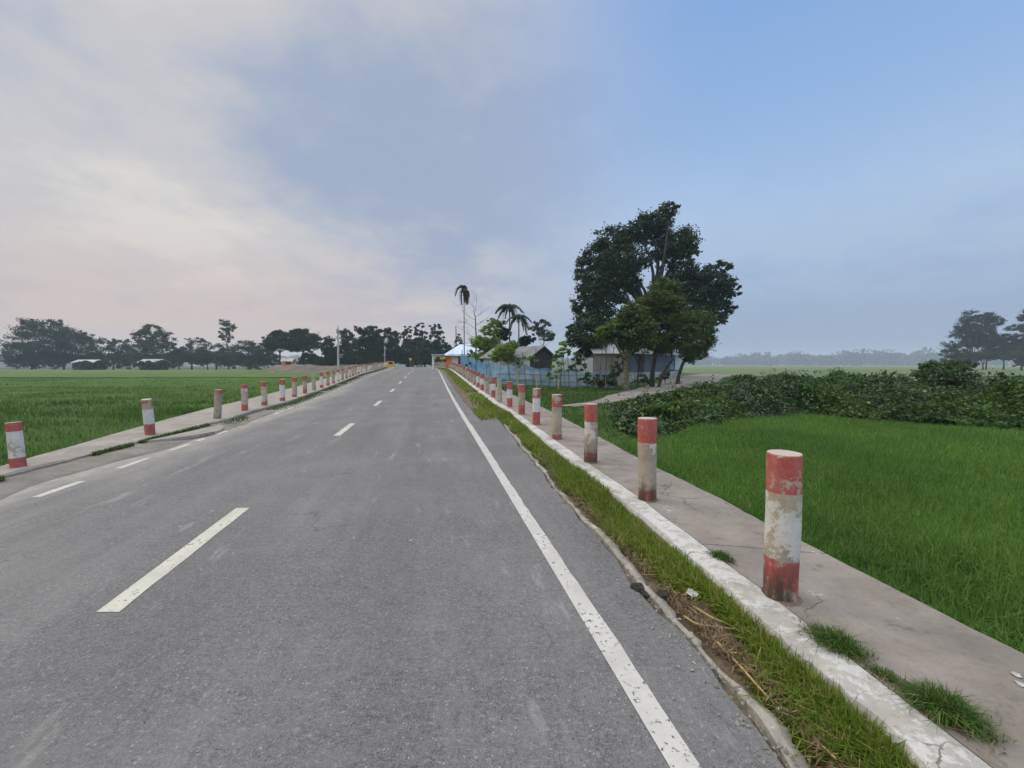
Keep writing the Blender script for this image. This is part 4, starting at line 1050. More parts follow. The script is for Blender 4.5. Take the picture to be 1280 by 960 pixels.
first = [True]
def post(x, y, z, rot, tilt, label, group, sp, collar_on):
    o = proto if first[0] else proto.copy()
    if not first[0]: COL.objects.link(o)
    first[0] = False
    o.data = meshes[sp['seed'] % 3]
    o.location = (x, y, z); o.rotation_euler = (tilt[1], tilt[0], rot)
    o.scale = (sp.get('w', 1), sp.get('w', 1), sp.get('h', .9) / .9)
    for k in ('band_top', 'band_low', 'white_left', 'red_left', 'red_low', 'mud'): o[k] = float(sp[k])
    o['seed'] = float(sp['seed']) * 1.37
    tag(o, label, 'post', group)
    if collar_on:
        c = bpy.data.objects.new('mortar_collar', collar_me); COL.objects.link(c); c.parent = o
    return o


def spec(seed, bt, bl, wl, rl, lo, mud=.3, h=.9, w=1.0): return dict(w=w, seed=seed, band_top=bt, band_low=bl, white_left=wl, red_left=rl, red_low=lo, mud=mud, h=h)

GA = 'guide posts along the near pavement behind the grass verge'
GB = 'guide posts along the pavement across the road'
NEAR = [  # y, bands, look
    (2.60, spec(1, .66, .25, .61, .77, .75, 1., .93, .97), 'largest guide post, red top with a bare patch and peeling white middle'),
    (4.52, spec(2, .63, .12, .38, .68, .70, 1., .90), 'second guide post of the kerb row, ragged red top over bare concrete'),
    (6.28, spec(3, .63, .16, .38, .86, .70, .9, .89), 'third guide post of the kerb row, solid red top and sooty foot'),
    (8.27, spec(4, .64, .10, .3, .80, .85, .4, .89), 'fourth guide post of the kerb row, patchy orange-red top over bare grey shaft'),
    (10.27, spec(5, .66, .32, .88, .62, .9, .2), 'fifth guide post of the kerb row, rubbed bare top and red lower third'),
    (12.37, spec(6, .66, .30, .5, .92, .8, .4), 'sixth guide post of the kerb row, red top and brownish red foot'),
    (14.48, spec(7, .62, .31, 1.0, 1.0, 1.0, 0.), 'seventh guide post of the kerb row, freshly painted red, white and red'),
    (16.40, spec(8, .93, .16, .05, .1, .25, .5), 'eighth guide post of the kerb row, all bare brown concrete'),
    (18.40, spec(9, .60, .31, 1.0, 1.0, 1.0, 0.), 'ninth guide post of the kerb row, bright red and white, beyond the bare one'),
    (20.45, spec(10, .62, .15, .1, .45, .3, .4), 'tenth guide post of the kerb row, dull grey with a faded red top'),
    (22.50, spec(11, .62, .30, .9, .95, .9, .1), 'eleventh guide post of the kerb row, red top, white middle, red base'),
    (24.55, spec(12, .64, .26, .7, .9, .7, .2), 'twelfth guide post of the kerb row, red top with dusty white shaft')]
for i, (y, s, lab) in enumerate(NEAR):
    x = float(P(y)); post(x, y, .12 + float(zR(y)), i * 1.3 + .4, (rr.normal(0, .008), rr.normal(0, .008)), lab, GA, s, i < 7)
y = 26.6; i = 12; rp = np.random.default_rng(44)
while y < 92:
    s = spec(i + 1, rp.uniform(.62, .7), rp.uniform(.08, .16), rp.uniform(.1, .4), rp.uniform(.55, .88), rp.uniform(.35, .8), .3)
    if y > 60: s['red_left'] = .55
    post(float(P(y)), y, .12 + float(zR(y)), i * 1.1, (rp.normal(0, .012), rp.normal(0, .012)), f'{ORD[i]} guide post along the kerb row from its near end, worn red top', GA, s, False)
    y += 2.05; i += 1
FAR = [
    (6.00, spec(21, .72, .19, .62, .72, .78, .2, .66, .86), (-.07, 0), 'stoutest guide post across the road, leaning outward, red cap and red foot'),
    (8.80, spec(22, .66, .29, .9, .72, .85, .1, .77, .90), (-.09, 0), 'second guide post across the road, white-painted middle and ragged red foot'),
    (11.44, spec(23, .76, .03, .1, .84, .1, 1., .81, .95), (-.06, 0), 'third guide post across the road, bare brown shaft with dripping red cap, dark foot'),
    (13.46, spec(24, .74, .20, .45, .9, .95, .1, .86), (-.04, 0), 'fourth guide post across the road, red cap and solid red foot around grey'),
    (15.05, spec(25, .72, .14, .5, .9, .6, .3, .87), (-.02, 0), 'fifth guide post across the road, red cap and brown-red foot'),
    (16.70, spec(26, .68, .15, .75, .85, .7, .2, .88), (-.02, 0), 'sixth guide post across the road, patchy white shaft under a red cap'),
    (18.60, spec(27, .70, .10, .3, .85, .8, .1, .88), (-.03, 0), 'seventh guide post across the road, grey shaft, red cap and thin red foot'),
    (20.50, spec(28, .66, .20, .35, .85, .9, .1, .88), (0, 0), 'eighth guide post across the road, deep red cap and red foot'),
    (22.40, spec(29, .93, .05, .2, .1, .2, .2, .88), (-.02, 0), 'ninth guide post across the road, wholly bare pale concrete'),
    (24.30, spec(30, .66, .16, .8, .95, .9, .1, .88), (.02, 0), 'tenth guide post across the road, bright red cap just before the concrete pole')]
i = 0
for (y, s, tl, lab) in FAR:
    post(float(Q(y)), y, .11 + float(zR(y)), i * 1.7, tl, lab, GB, s, i < 3); i += 1
y = 26.1
while y < 90:
    s = spec(i + 21, rp.uniform(.64, .72), rp.uniform(.08, .2), rp.uniform(.2, .8), rp.uniform(.5, .95), rp.uniform(.4, .9), .1, .88)
    post(float(Q(y)), y, .11 + float(zR(y)), i * 1.7, (rp.normal(0, .02), rp.normal(0, .01)), f'{ORD[i]} guide post across the road from its near end, red cap, grey shaft', GB, s, False)
    y += 1.85; i += 1


# ------------------------------------------------------------------ houses
def gable_roof(W, D, z0, z1, over=.35, th=.05, hip=0.0):
    """ridge along local x; returns an Acc with both slopes and their thickness"""
    g = Acc(); w = W / 2 + over; dpt = D / 2 + over; k = (z1 - z0) / (D / 2); ze = z0 - over * k; r = w - hip
    for s in (-1, 1):
        top = np.array([[-w, s * dpt, ze], [w, s * dpt, ze], [r, 0, z1], [-r, 0, z1]])
        uv = np.array([[0, 0], [2 * w, 0], [w + r, 2], [w - r, 2]]); low = top - [0, 0, th]
        g.add(top, [[0, 1, 2, 3][::s]], uv); g.add(low, [[3, 2, 1, 0][::s]], uv)
        g.add(np.concatenate([low[:2], top[:2]]), [[0, 1, 3, 2]])
        if not hip:
            for a, b in ((1, 2), (3, 0)): g.add([low[a], low[b], top[b], top[a]], [[0, 1, 2, 3]])
    if hip:
        for s in (-1, 1): g.add([[s * w, -dpt, ze], [s * w, dpt, ze], [s * r, 0, z1]], [[0, 1, 2]], [[0, 0], [2 * dpt, 0], [dpt, 2]])
    return g


def wallbox(W, D, z0, z1, skip=()):
    g = Acc(); w, d = W / 2, D / 2; c = [(-w, -d), (w, -d), (w, d), (-w, d)]
    for i in range(4):
        if i in skip: continue
        (a, b), (e, f) = c[i], c[(i + 1) % 4]; L = math.hypot(e - a, f - b)
        g.add([(a, b, z0), (e, f, z0), (e, f, z1), (a, b, z1)], [[0, 1, 2, 3]], [[0, 0], [L, 0], [L, z1 - z0], [0, z1 - z0]])
    return g


def gable_ends(W, D, z0, z1):
    g = Acc()
    for s in (-1, 1): g.add([(s * W / 2, -D / 2, z0), (s * W / 2, D / 2, z0), (s * W / 2, 0, z1)], [[0, 1, 2]], [[0, 0], [D, 0], [D / 2, z1 - z0]])
    return g


def window(parent, x, y, z, w, h, frame='cream'):
    f = Acc(); t = .07
    for (cx, cz, sx, sz) in ((x, z + h / 2, w + t, t), (x, z - h / 2, w + t, t), (x - w / 2, z, t, h - t), (x + w / 2, z, t, h - t)):
        f.box((cx, y - .03, cz), (sx, .08, sz))
    fr = f.build('window', M[frame], parent)
    Acc().box((x, y - .015, z), (w - t, .03, h - t)).build('pane', M['glass'], fr)
    return fr


# blue-roofed house with an orange corner
d = 61.0; x0 = at(557, 455, d)[0]; x1 = at(628, 455, d)[0]; W = x1 - x0; D = 6.0; gz = float(T((x0 + x1) / 2, d)) - .1
h1 = thing('blue_roofed_house', 'cream house under a pale blue tin roof with an orange corner, behind the net', 'house', ((x0 + x1) / 2, d + D / 2, gz), R(2))
e = H + (HY - 442.5) * d / F - gz; rz = H + (HY - 430.5) * (d + D / 2) / F - gz
wallbox(W - .02, D, -.3, e).build('wall', M['cream'], h1)
gable_roof(W, D, e + .02, rz, .45, .06, 2.2).build('roof', M['roof_blue'], h1)
Acc().box((-W / 2 + .42, -D / 2 - .03, e / 2 - .1), (.85, .10, e)).build('orange_pillar', M['orange'], h1)
Acc().box((.3, -D / 2 - .25, e - .10), (W + .2, .10, .14)).build('eave_board', M['cream'], h1)
for k, px in enumerate((574, 580.3, 586.5)):
    window(h1, at(px, 450, d)[0] - (x0 + x1) / 2, -D / 2 - .01, e - .95, .55, 1.25)
o = Acc().box((-W / 2 - .95, -D / 2 - .4, e - .25), (1.9, 2.4, .06), 0, R(-6)).build('porch_roof', M['roof_blue'], h1)
for xx in (-W / 2 - 1.7,): Acc().box((xx, -D / 2 - 1.2, e / 2 - .25), (.25, .25, e)).build('porch_column', M['white'], h1)

# grey shed seen on its gable corner
A = np.array(at(662, 470, 41)[:2]); th = R(48); ux = np.array([math.cos(th), math.sin(th)]); uy = np.array([-math.sin(th), math.cos(th)])
gw, gl = 3.9, 6.5; cen = A + ux * gw / 2 + uy * gl / 2; gz = float(T(*cen)) - .05
h2 = thing('grey_shed', 'grey-roofed shed with a dark plank gable and a whitewashed long wall', 'shed', (cen[0], cen[1], gz), th + math.pi / 2)
e = H + (HY - 444.5) * 41 / F - gz; rz = H + (HY - 432) * 42 / F - gz
wallbox(gl, gw, -.3, e).build('wall', M['white'], h2)
gable_ends(gl + .01, gw, e - .02, rz - .05).build('gable', M['wood'], h2)
Acc().box((-gl / 2 - .02, 0, e * .68), (.05, gw * .98, e * .62)).build('plank_wall', M['wood'], h2)
gable_roof(gl, gw, e, rz, .35, .07).build('roof', M['roof_grey'], h2)

# tin house and the longer dark house beside it
x0, x1, d = at(742, 455, 34)[0], at(774, 455, 34.6)[0], 34.3; W = x1 - x0; D = 4.6; gz = float(T((x0 + x1) / 2, d + 1)) - .05
h3 = thing('tin_house', 'small house of weathered pinkish-grey tin sheets under a pale roof', 'house', ((x0 + x1) / 2, d + D / 2, gz), R(4))
e = H + (HY - 440.5) * d / F - gz; rz = H + (HY - 427) * (d + D / 2) / F - gz
wallbox(W, D, -.3, e).build('wall', M['tin'], h3); gable_ends(W, D, e, rz).build('gable', M['tin'], h3)
gable_roof(W, D, e + .01, rz, .22, .04).build('roof', M['roof_pale'], h3)

pA = np.array(at(777, 470, 37.5)[:2]); pB = np.array(at(851, 470, 48)[:2]); L = np.linalg.norm(pB - pA); th = math.atan2(*(pB - pA)[::-1]); D = 4.5
nrm = np.array([-math.sin(th), math.cos(th)]); cen = (pA + pB) / 2 + nrm * D / 2; gz = float(T(*cen)) - .05
h4 = thing('dark_long_house', 'long dark blue-grey tin house on a whitish plinth behind the olive trunks', 'house', (cen[0], cen[1], gz), th)
wallbox(L, D, .72, 2.75).build('wall', M['tin_blue'], h4)
Acc().box((0, 0, .22), (L + .12, D + .12, 1.02)).build('plinth', M['plinth'], h4)
gable_ends(L, D, 2.75, 3.9).build('gable', M['tin_blue'], h4)
gable_roof(L, D, 2.77, 3.9, .5, .05).build('roof', M['roof_grey'], h4)
window(h4, L * .30, -D / 2 - .02, 1.55, .55, .95, 'tin_white')
g = Acc().box((L * .43, -D / 2 - .03, 1.8), (L * .12, .05, 1.85)); g.build('white_panel', M['tin_white'], h4)
dr = Acc().box((-L * .22, -D / 2 - .03, 1.35), (1.0, .06, 1.95)).build('door', M['wood'], h4)
Acc().box((-L * .22 + .38, -D / 2 - .08, 1.35), (.05, .05, .14)).build('handle', M['steel'], dr)

# tin boundary wall between shed and tin house
g = Acc(); a, b = at(690, 480, 35.5), at(741, 480, 33.6); L = math.hypot(b[0] - a[0], b[1] - a[1]); n = 8
gzz = float(T(a[0], a[1]))
for k in range(n):
    t0, t1 = k / n, (k + 1) / n; hh = H + (HY - (450.5 + (k % 3) * .8 - (4 if k == n - 1 else 0))) * 34.5 / F
    p, q = a + (b - a) * t0, a + (b - a) * t1; off = .012 * (k % 2)
    for s in (0, .02): g.add([(p[0], p[1] + off + s, gzz - .2), (q[0], q[1] + off + s, gzz - .2), (q[0], q[1] + off + s, hh), (p[0], p[1] + off + s, hh)], [[0, 1, 2, 3]], [[k * .8, 0], [k * .8 + .8, 0], [k * .8 + .8, 2], [k * .8, 2]])
o = g.build('tin_boundary_wall', M['tin_white']); tag(o, 'boundary wall of whitish tin sheets standing between the shed and the tin house', 'wall')

# two far hut roofs and the orange hut
for (pxa, pxb_, yt, yb, d, lab) in ((99, 126, 449.5, 452.8, 154, 'far hut with a flat pale teal roof half hidden under dark trees'), (181, 205, 448.8, 452.3, 150, 'far hut with a silver tin roof below the round-topped tree')):
    W = (pxb_ - pxa) / F * d; c = at((pxa + pxb_) / 2, 455, d); gz = float(T(c[0], d)); e = H + (HY - yb) * d / F - gz; rz = H + (HY - yt) * d / F - gz
    hh = thing('far_hut', lab, 'hut', (c[0], d, gz), 0, 'huts under the far trees')
    wallbox(W * .92, 5, -.2, e).build('wall', M['wood'], hh); gable_roof(W * .92, 5, e, rz, .5, .08).build('roof', M['roof_pale'], hh)
d = 113.0; c = at(361, 455, d); gz = 1.35
hh = thing('orange_hut', 'small orange hut on the brown earth bank under the umbrella trees', 'hut', (c[0], d, gz), R(8))
wallbox(2.6, 2.2, -.4, 1.35).build('wall', M['orange'], hh); gable_roof(2.6, 2.2, 1.35, 2.0, .3, .06).build('roof', M['tin'], hh)
Acc().box((.35, -1.12, .7), (1.3, .06, .7)).build('opening_shade', M['dark'], hh)  # solid dark sheet on the wall, its colour standing for the shaded inside

# brown earth bank in the paddy
g = Acc(); a, b = at(338, 463, 112), at(478, 463, 104)
t = np.linspace(0, 1, 60); s = np.linspace(-1, 1, 15); TT, SS = np.meshgrid(t, s, indexing='ij')
hh = (2.15 * sm(0, .09, TT) * (1 - sm(.93, 1, TT)) + (vnoise(TT * 22, SS * 2, 9) - .5) * .6 * sm(0, .1, TT)) * (1 - np.abs(SS) ** 2.2)
P3 = np.stack([a[0] + (b[0] - a[0]) * TT, a[1] + (b[1] - a[1]) * TT + SS * 7, BASE + hh], -1)
o = g.grid(P3).build('earth_bank', M['mound'], smooth=True); tag(o, kind='structure')

# ------------------------------------------------------------------ the net fence
FP = [np.array(q) for q in ((-6.4, 52.0), (-3.9, 43.5), (-1.6, 37.0), (.2, 33.5), (2.4, 31.3), (4.6, 30.2), (7.2, 29.4))]
fn = thing('net_fence', 'fence of blue netting hung on dark bamboo stakes around the yard', 'fence', (0, 33.5, float(T(0, 33.5))))
loc = np.array([0, 33.5, float(T(0, 33.5))])
cum = np.concatenate([[0], np.cumsum([np.linalg.norm(q - p) for p, q in zip(FP, FP[1:])])]); tot = cum[-1]
def fpt(s): return np.array([np.interp(s, cum, [p[k] for p in FP]) for k in (0, 1)])
ss = np.linspace(0, tot, 150); rows = []; uvs = []
rf = np.random.default_rng(15)
for s in ss:
    p = fpt(s); gz = float(T(*p)); top = np.interp(s, [0, 10, 17, 22, 26, tot], [2.15, 2.0, 1.85, 1.6, 1.35, 1.5]) + (vnoise(s * .9, 0, 3) - .5) * .25 - .10 * abs(math.sin(s * 1.5))
    wob = (vnoise(s * 1.2, 0, 4) - .5) * .14
    col = []; cu = []
    for k in np.linspace(0, 1, 7):
        col.append((p[0] + wob * k, p[1] - wob * k + (vnoise(s * 1.7, k * 3, 6) - .5) * .12, gz + .08 + (top - .08) * k)); cu.append((s, k * top))
    rows.append(col); uvs.append(cu)
Acc().grid(np.array(rows) - loc, np.array(uvs)).build('net', M['net'], fn)
s = .3
while s < tot:
    p = fpt(s); gz = float(T(*p)); hgt = rf.uniform(2.2, 3.1); ln = rf.normal(0, .09, 2)
    Acc().tube([(p[0], p[1] - .05, gz - .3), (p[0] + ln[0] * .5 * hgt, p[1] - .05, gz + hgt * .5), (p[0] + ln[0] * hgt, p[1] - .05 + ln[1] * .3, gz + hgt)], [.028, .025, .018], 6).build('stake', M['bamboo'], fn, loc=tuple(-loc))
    s += rf.uniform(.55, 1.0) if s > 17 else rf.uniform(1.3, 2.2)
for hz in (.45, .95):
    pts = [np.append(fpt(s), float(T(*fpt(s))) + hz + .03 * math.sin(s)) - loc - [0, .09, 0] for s in np.linspace(16.5, tot, 22)]
    Acc().tube(pts, .022, 6).build('rail', M['bamboo'], fn)
# loose stakes and a plank before it
for (px, d, h_, lab, mt) in ((647, 29, 1.75, 'yellow bamboo stake topped by a sprouting leaf near the seventh guide post', 'bamboo_y'), (671, 28.4, 1.1, 'short yellow bamboo stake before the net', 'bamboo_y'), (698, 27.6, .75, 'stub of yellowish bamboo nearest the tin boundary wall', 'bamboo_y')):
    x = at(px, 470, d)[0]; z = float(T(x, d))
    o = thing('bamboo_stake', lab, 'stake', (x, d, z), 0, 'yellow stakes in front of the net')
    Acc().tube([(0, 0, -.2), (.02, 0, h_ * .5), (.05, 0, h_)], [.05, .047, .045], 8).build('cane', M['bamboo_y'], o)
    if px == 647:
        g = Acc(); rq = np.random.default_rng(3); g.leaves(np.array([[.05, 0, h_ + .1]]) + rq.normal(0, .16, (40, 3)), .28, .14, rng=rq); g.build('sprout', M['creeper'], o)

# ------------------------------------------------------------------ poles, signs, vehicles
d = 58.0; x = at(423.2, 470, d)[0]; z = BASE
po = thing('concrete_pole', 'pale tapered concrete power pole with a short cross arm beside the far posts', 'pole', (x, d, z))
hp = H + (HY - 412) * d / F - z
Acc().tube([(0, 0, -.4), (0, 0, hp * .5), (.04, 0, hp)], [.17, .14, .10], 10).build('shaft', M['pole'], po, smooth=True)
Acc().box((-.55, -.05, hp - 1.25), (1.9, .09, .09)).build('cross_arm', M['steel'], po)
for k in (-1.35, -.75, -.2): Acc().tube([(k, -.05, hp - 1.2), (k, -.05, hp - 1.05), (k, -.05, hp - .92)], [.05, .075, .04], 8).build('insulator', M['pole'], po)
Acc().tube([(.05, -.16, hp - .55), (.05, -.16, hp - .3), (.05, -.16, hp + .05)], [.17, .19, .15], 10).build('transformer', M['steel'], po)
Acc().box((.05, -.02, hp + .22), (.08, .08, .5)).build('finial', M['steel'], po)
d = 92.0; x = at(481, 470, d)[0]
po = thing('short_pole', 'short pale pole carrying a white box near the bend', 'pole', (x, d, 0))
Acc().tube([(0, 0, -.6), (.05, 0, 3), (.1, 0, H + (HY - 432) * d / F)], [.10, .09, .07], 8).build('shaft', M['pole'], po, smooth=True)
Acc().box((.03, -.12, H + (HY - 444) * d / F), (.36, .22, .42)).build('box', M['plastic'], po)
d = 72.0; x = at(570.5, 455, d)[0]
po = thing('wooden_pole', 'plain dark wooden pole sticking up behind the blue roof', 'pole', (x, d, float(T(x, d))))
Acc().tube([(0, 0, -.3), (0, 0, 4), (-.03, 0, H + (HY - 408) * d / F - float(T(x, d)))], [.10, .09, .07], 8).build('shaft', M['bark_d'], po, smooth=True)


def sign(px, py, d, w, label, shape, sym, rot=0.0):
    p = at(px, py, d); gz = float(zR(d)) - .1
    o = thing('road_sign', label, 'road sign', (p[0], d, gz), rot, 'yellow road signs by the bend')
    zc = p[2] - gz
    Acc().tube([(0, .03, -.3), (0, .03, zc + w * .4)], .035, 8).build('sign_pole', M['steel'], o)
    g = Acc(); 
    if shape == 'diamond': pts = [(0, -w * .6), (w * .6, 0), (0, w * .6), (-w * .6, 0)]
    elif shape == 'triangle': pts = [(0, -w * .6), (w * .55, w * .45), (-w * .55, w * .45)]
    else: pts = [(-w * .6, -w * .45), (w * .6, -w * .45), (w * .6, w * .45), (-w * .6, w * .45)]
    n = len(pts); v = [(a, -.015, zc + b) for a, b in pts] + [(a, .005, zc + b) for a, b in pts]
    g.add(v, [list(range(n))]); g.add(v, [list(range(n, 2 * n))[::-1]]); g.add(v, [[k, n + k, n + (k + 1) % n, (k + 1) % n] for k in range(n)])
    pl = g.build('sign_plate', M['yellow'], o)
    if sym:
        g = Acc()
        for q in sym: g.add([(a * w, -.019, zc + b * w) for a, b in q], [list(range(len(q)))])
        g.build('sign_symbol', M['black'], pl)


sign(543, 447, 80, .72, 'yellow diamond warning sign with a black bent arrow at the road bend', 'diamond', [[(-.06, -.3), (.06, -.3), (.06, .02), (-.06, .02)], [(-.06, .02), (.06, .02), (-.06, .22), (-.2, .22), (-.2, .12), (-.1, .12)], [(-.3, .17), (-.16, .30), (-.16, .04)]])
sign(553.5, 446.5, 70, .74, 'yellow chevron board with a black arrowhead in front of the porch', 'board', [[(-.42, 0), (.05, .36), (.30, .36), (-.14, 0), (.30, -.36), (.05, -.36)]])
sign(513.3, 449.5, 112, .8, 'dull orange triangular sign seen beyond the crest of the road', 'triangle', None)


def wheel(parent, x, y, r, w=.16):
    n = 16; th = np.linspace(0, 2 * math.pi, n, endpoint=False); g = Acc()
    for (ra, mt, nm, ww) in ((r, 'rubber', 'tyre', w), (r * .55, 'steel', 'rim', w + .02)):
        q = Acc(); a = np.stack([np.full(n, x - ww / 2), y + ra * np.cos(th), r + ra * np.sin(th)], 1); b = a + [ww, 0, 0]
        q.add(np.concatenate([a, b]), [[k, (k + 1) % n, n + (k + 1) % n, n + k] for k in range(n)]); q.add(a, [list(range(n))[::-1]]); q.add(b, [list(range(n))])
        if nm == 'tyre': t = q.build('wheel', M[mt], parent)
        else: q.build('rim', M[mt], t)


d = 99.0; x = at(486, 452, d)[0]; zg = float(zR(d)) - .05 if False else .75
v = thing('three_wheeler', 'small yellow three-wheeled taxi parked by the bend', 'three-wheeler', (x, d, zg), R(-35))
prof = [(-1.25, .3), (-1.25, 1.0), (-.95, 1.15), (-.75, 1.7), (1.1, 1.72), (1.25, 1.1), (1.25, .3)]
g = Acc(); n = len(prof); a = np.array([(-.62, p[0], p[1]) for p in prof]); b = a * [-1, 1, 1]
g.add(np.concatenate([a, b]), [[k, (k + 1) % n, n + (k + 1) % n, n + k] for k in range(n)]); g.add(a, [list(range(n))[::-1]]); g.add(b, [list(range(n))])
g.build('body', M['yveh'], v)
Acc().box((0, -.87, 1.42), (1.05, .03, .48), 0, R(20)).build('windscreen', M['glass'], v)
for s in (-1, 1): Acc().box((s * .63, .1, 1.25), (.03, 1.1, .55)).build('side_opening_shade', M['dark'], v)  # dark sheets on the body sides, painted shade of the open cabin
Acc().box((0, .15, 1.76), (1.3, 2.0, .06)).build('canopy', M['black'], v)
Acc().box((0, -1.27, .85), (.2, .05, .2)).build('headlight', M['lamp'], v)
wheel(v, 0, -1.05, .22); wheel(v, -.5, .8, .22); wheel(v, .5, .8, .22)

d = 104.0; x = at(523, 455, d)[0]
v = thing('parked_car', 'pale saloon car with a dark windscreen facing us at the bend', 'car', (x, d, .62), R(6))
prof = [(-2.1, .35), (-2.1, .75), (-1.1, .92), (-.55, 1.42), (.9, 1.45), (1.6, .98), (2.1, .9), (2.1, .35)]
g = Acc(); n = len(prof); a = np.array([(-.82 + (.14 if p[1] > 1.2 else 0), p[0], p[1]) for p in prof]); b = a * [-1, 1, 1]
g.add(np.concatenate([a, b]), [[k, (k + 1) % n, n + (k + 1) % n, n + k] for k in range(n)]); g.add(a, [list(range(n))[::-1]]); g.add(b, [list(range(n))])
g.build('body', M['carp'], v)
Acc().box((0, -.86, 1.18), (1.25, .03, .62), 0, R(47)).build('windscreen', M['glass'], v)
for s in (-1, 1): Acc().box((s * .6, -2.12, .66), (.3, .05, .14)).build('headlight', M['lamp'], v)
Acc().box((0, -2.12, .55), (.8, .04, .16)).build('grille', M['black'], v)
for xx, yy in ((-.75, -1.3), (.75, -1.3), (-.75, 1.3), (.75, 1.3)): wheel(v, xx, yy, .31)

# ------------------------------------------------------------------ small things on the pavement and verge
def G(px, py, z=0.0):
    p = math.atan((480 - HY) / F); u = (px - 640) / F; v = -(py - 480) / F
    dy, dz = math.cos(p) + v * math.sin(p), -math.sin(p) + v * math.cos(p); t = (z - H) / dz
    return np.array([u * t, dy * t, z])


for i, (px, py, w, h_, n, lab) in enumerate(((902, 697, .10, .05, 420, 'small dark grass tuft rooted at the kerb joint beyond the largest guide post'), (1045, 806, .15, .075, 900, 'long low grass tuft with dry brown edge just past the largest guide post'), (1180, 890, .15, .09, 1100, 'thick green grass tuft on the pavement nearest the camera'), (1108, 845, .08, .025, 300, 'thin line of short grass in the kerb joint between two tufts'))):
    p = G(px, py, .125); rq = np.random.default_rng(200 + i); root = thing('grass_tuft', lab, 'grass tuft', tuple(p), 0, 'grass tufts in the kerb joint')
    q = rq.normal(size=(n, 2)) * np.array([.24, .36]) * w; sl = -.20; q[:, 0] += q[:, 1] * sl * 1.6
    dz = np.zeros(n)
    Acc().blades(np.stack([q[:, 0], q[:, 1], dz - .015], 1), h_ * np.exp(-(q ** 2).sum(1) / (w * w * .8)) + .018, .0045, rq, .9).build('blades', M['grass2'], root)
    k = n // 4; q = rq.normal(size=(k, 2)) * np.array([.32, .50]) * w; q[:, 0] += q[:, 1] * sl * 1.6
    Acc().blades(np.stack([q[:, 0], q[:, 1], np.zeros(k) - .01], 1), h_ * .6, .004, rq, 1.2).build('dry_blades', M['brown'], root)

for i, (pts, lab) in enumerate((([(867, 758), (890, 772), (922, 785), (942, 790)], 'straight straw stalk lying across the verge grass'), ([(855, 770), (870, 780), (900, 784), (935, 788)], 'curved straw stalk crossing beneath the straight one'), ([(896, 802), (908, 815), (925, 832), (945, 855), (968, 880)], 'thick orange-brown stalk lying along the edging'), ([(912, 816), (940, 818), (960, 820), (985, 830)], 'thin bent straw stalk reaching into the green grass'), ([(1000, 905), (1020, 925), (1045, 948)], 'broad dry stalk at the bottom of the verge'))):
    q = np.array([G(a, b, .035 + .02 * math.sin(k * 2 + i)) for k, (a, b) in enumerate(pts)])
    t = np.linspace(0, len(q) - 1, 12); q2 = np.stack([np.interp(t, range(len(q)), q[:, k]) for k in range(3)], 1); c = q2[0].copy()
    o = Acc().tube(q2 - c, np.linspace(.006 if i != 2 else .008, .003, 12), 6).build('straw_stalk', M['dry'], loc=tuple(c)); tag(o, lab, 'stalk', 'straw stalks in the verge')

def lump(name, mat, c, s, seed, lab, cat, flat=.4, n=10):
    rq = np.random.default_rng(seed); th = np.linspace(0, 2 * math.pi, n, endpoint=False); g = Acc(); rows = []
    for k, (z, r) in enumerate(((-.1, .9), (.25, 1), (.7, .75), (1, .35))):
        w = r * s * (.7 + .6 * rq.uniform(size=n)); rows.append(np.stack([np.cos(th) * w, np.sin(th) * w * 1.3, np.full(n, z * s * flat) + rq.normal(0, .06 * s, n)], 1))
    f = [[i * n + j, i * n + (j + 1) % n, (i + 1) * n + (j + 1) % n, (i + 1) * n + j] for i in range(3) for j in range(n)]
    g.add(np.concatenate(rows), f); g.add(rows[-1], [list(range(n))])
    return tag(g.build(name, M[mat], loc=tuple(c)), lab, cat)
lump('tar_lump', 'tar', G(797, 735, .0), .045, 1, 'crumbled dark tar lump on the broken asphalt edge', 'debris', .6, 14)
lump('tar_lump', 'tar', G(806, 742, .0), .03, 2, 'smaller dark crumb lying against the crumbled tar lump', 'debris', .5, 12)
lump('rag', 'tar', G(828, 741, .02), .04, 3, 'dark wet rag lying over the edging strip', 'debris', .25, 14)
lump('plastic_bag', 'plastic', G(865, 741, .05), .035, 4, 'crumpled white plastic bag scrap in the verge grass', 'litter', .3, 12)
lump('plastic_strip', 'plastic', G(978, 888, .02), .022, 5, 'small white plastic strip beside the edging near the camera', 'litter', .25, 10)
for i, (px, py, z, lab) in enumerate(((1270, 843, .125, 'flat white chip on the pavement at the edge of the view'), (1276, 855, .125, 'lower flat white chip beside the other one'))):
    lump('paint_chip', 'plinth', G(px, py, z), .016, 20 + i, lab, 'chip', .2, 8)

g = Acc(); rq = np.random.default_rng(400)
for _ in range(520):
    y = 1.5 + 8 * rq.uniform() ** 1.6; x = float(aedge(y)) + rq.normal(.03, .06); q = rq.uniform(.004, .013)
    if rq.uniform() < .22: y = 1.5 + 6 * rq.uniform(); x = float(rline(y)) + rq.uniform(.1, .6); q *= .6
    v = rq.normal(size=(6, 3)) * .25 + np.array([[1, 0, 0], [-1, 0, 0], [0, 1, 0], [0, -1, 0], [0, 0, .8], [0, 0, -.6]])
    g.add(v * q + [x, y, .004 if x < float(aedge(y)) - .03 else -.004], [[0, 2, 4], [2, 1, 4], [1, 3, 4], [3, 0, 4], [2, 0, 5], [1, 2, 5], [3, 1, 5], [0, 3, 5]])
tag(g.build('gravel', M['strip']), kind='stuff')

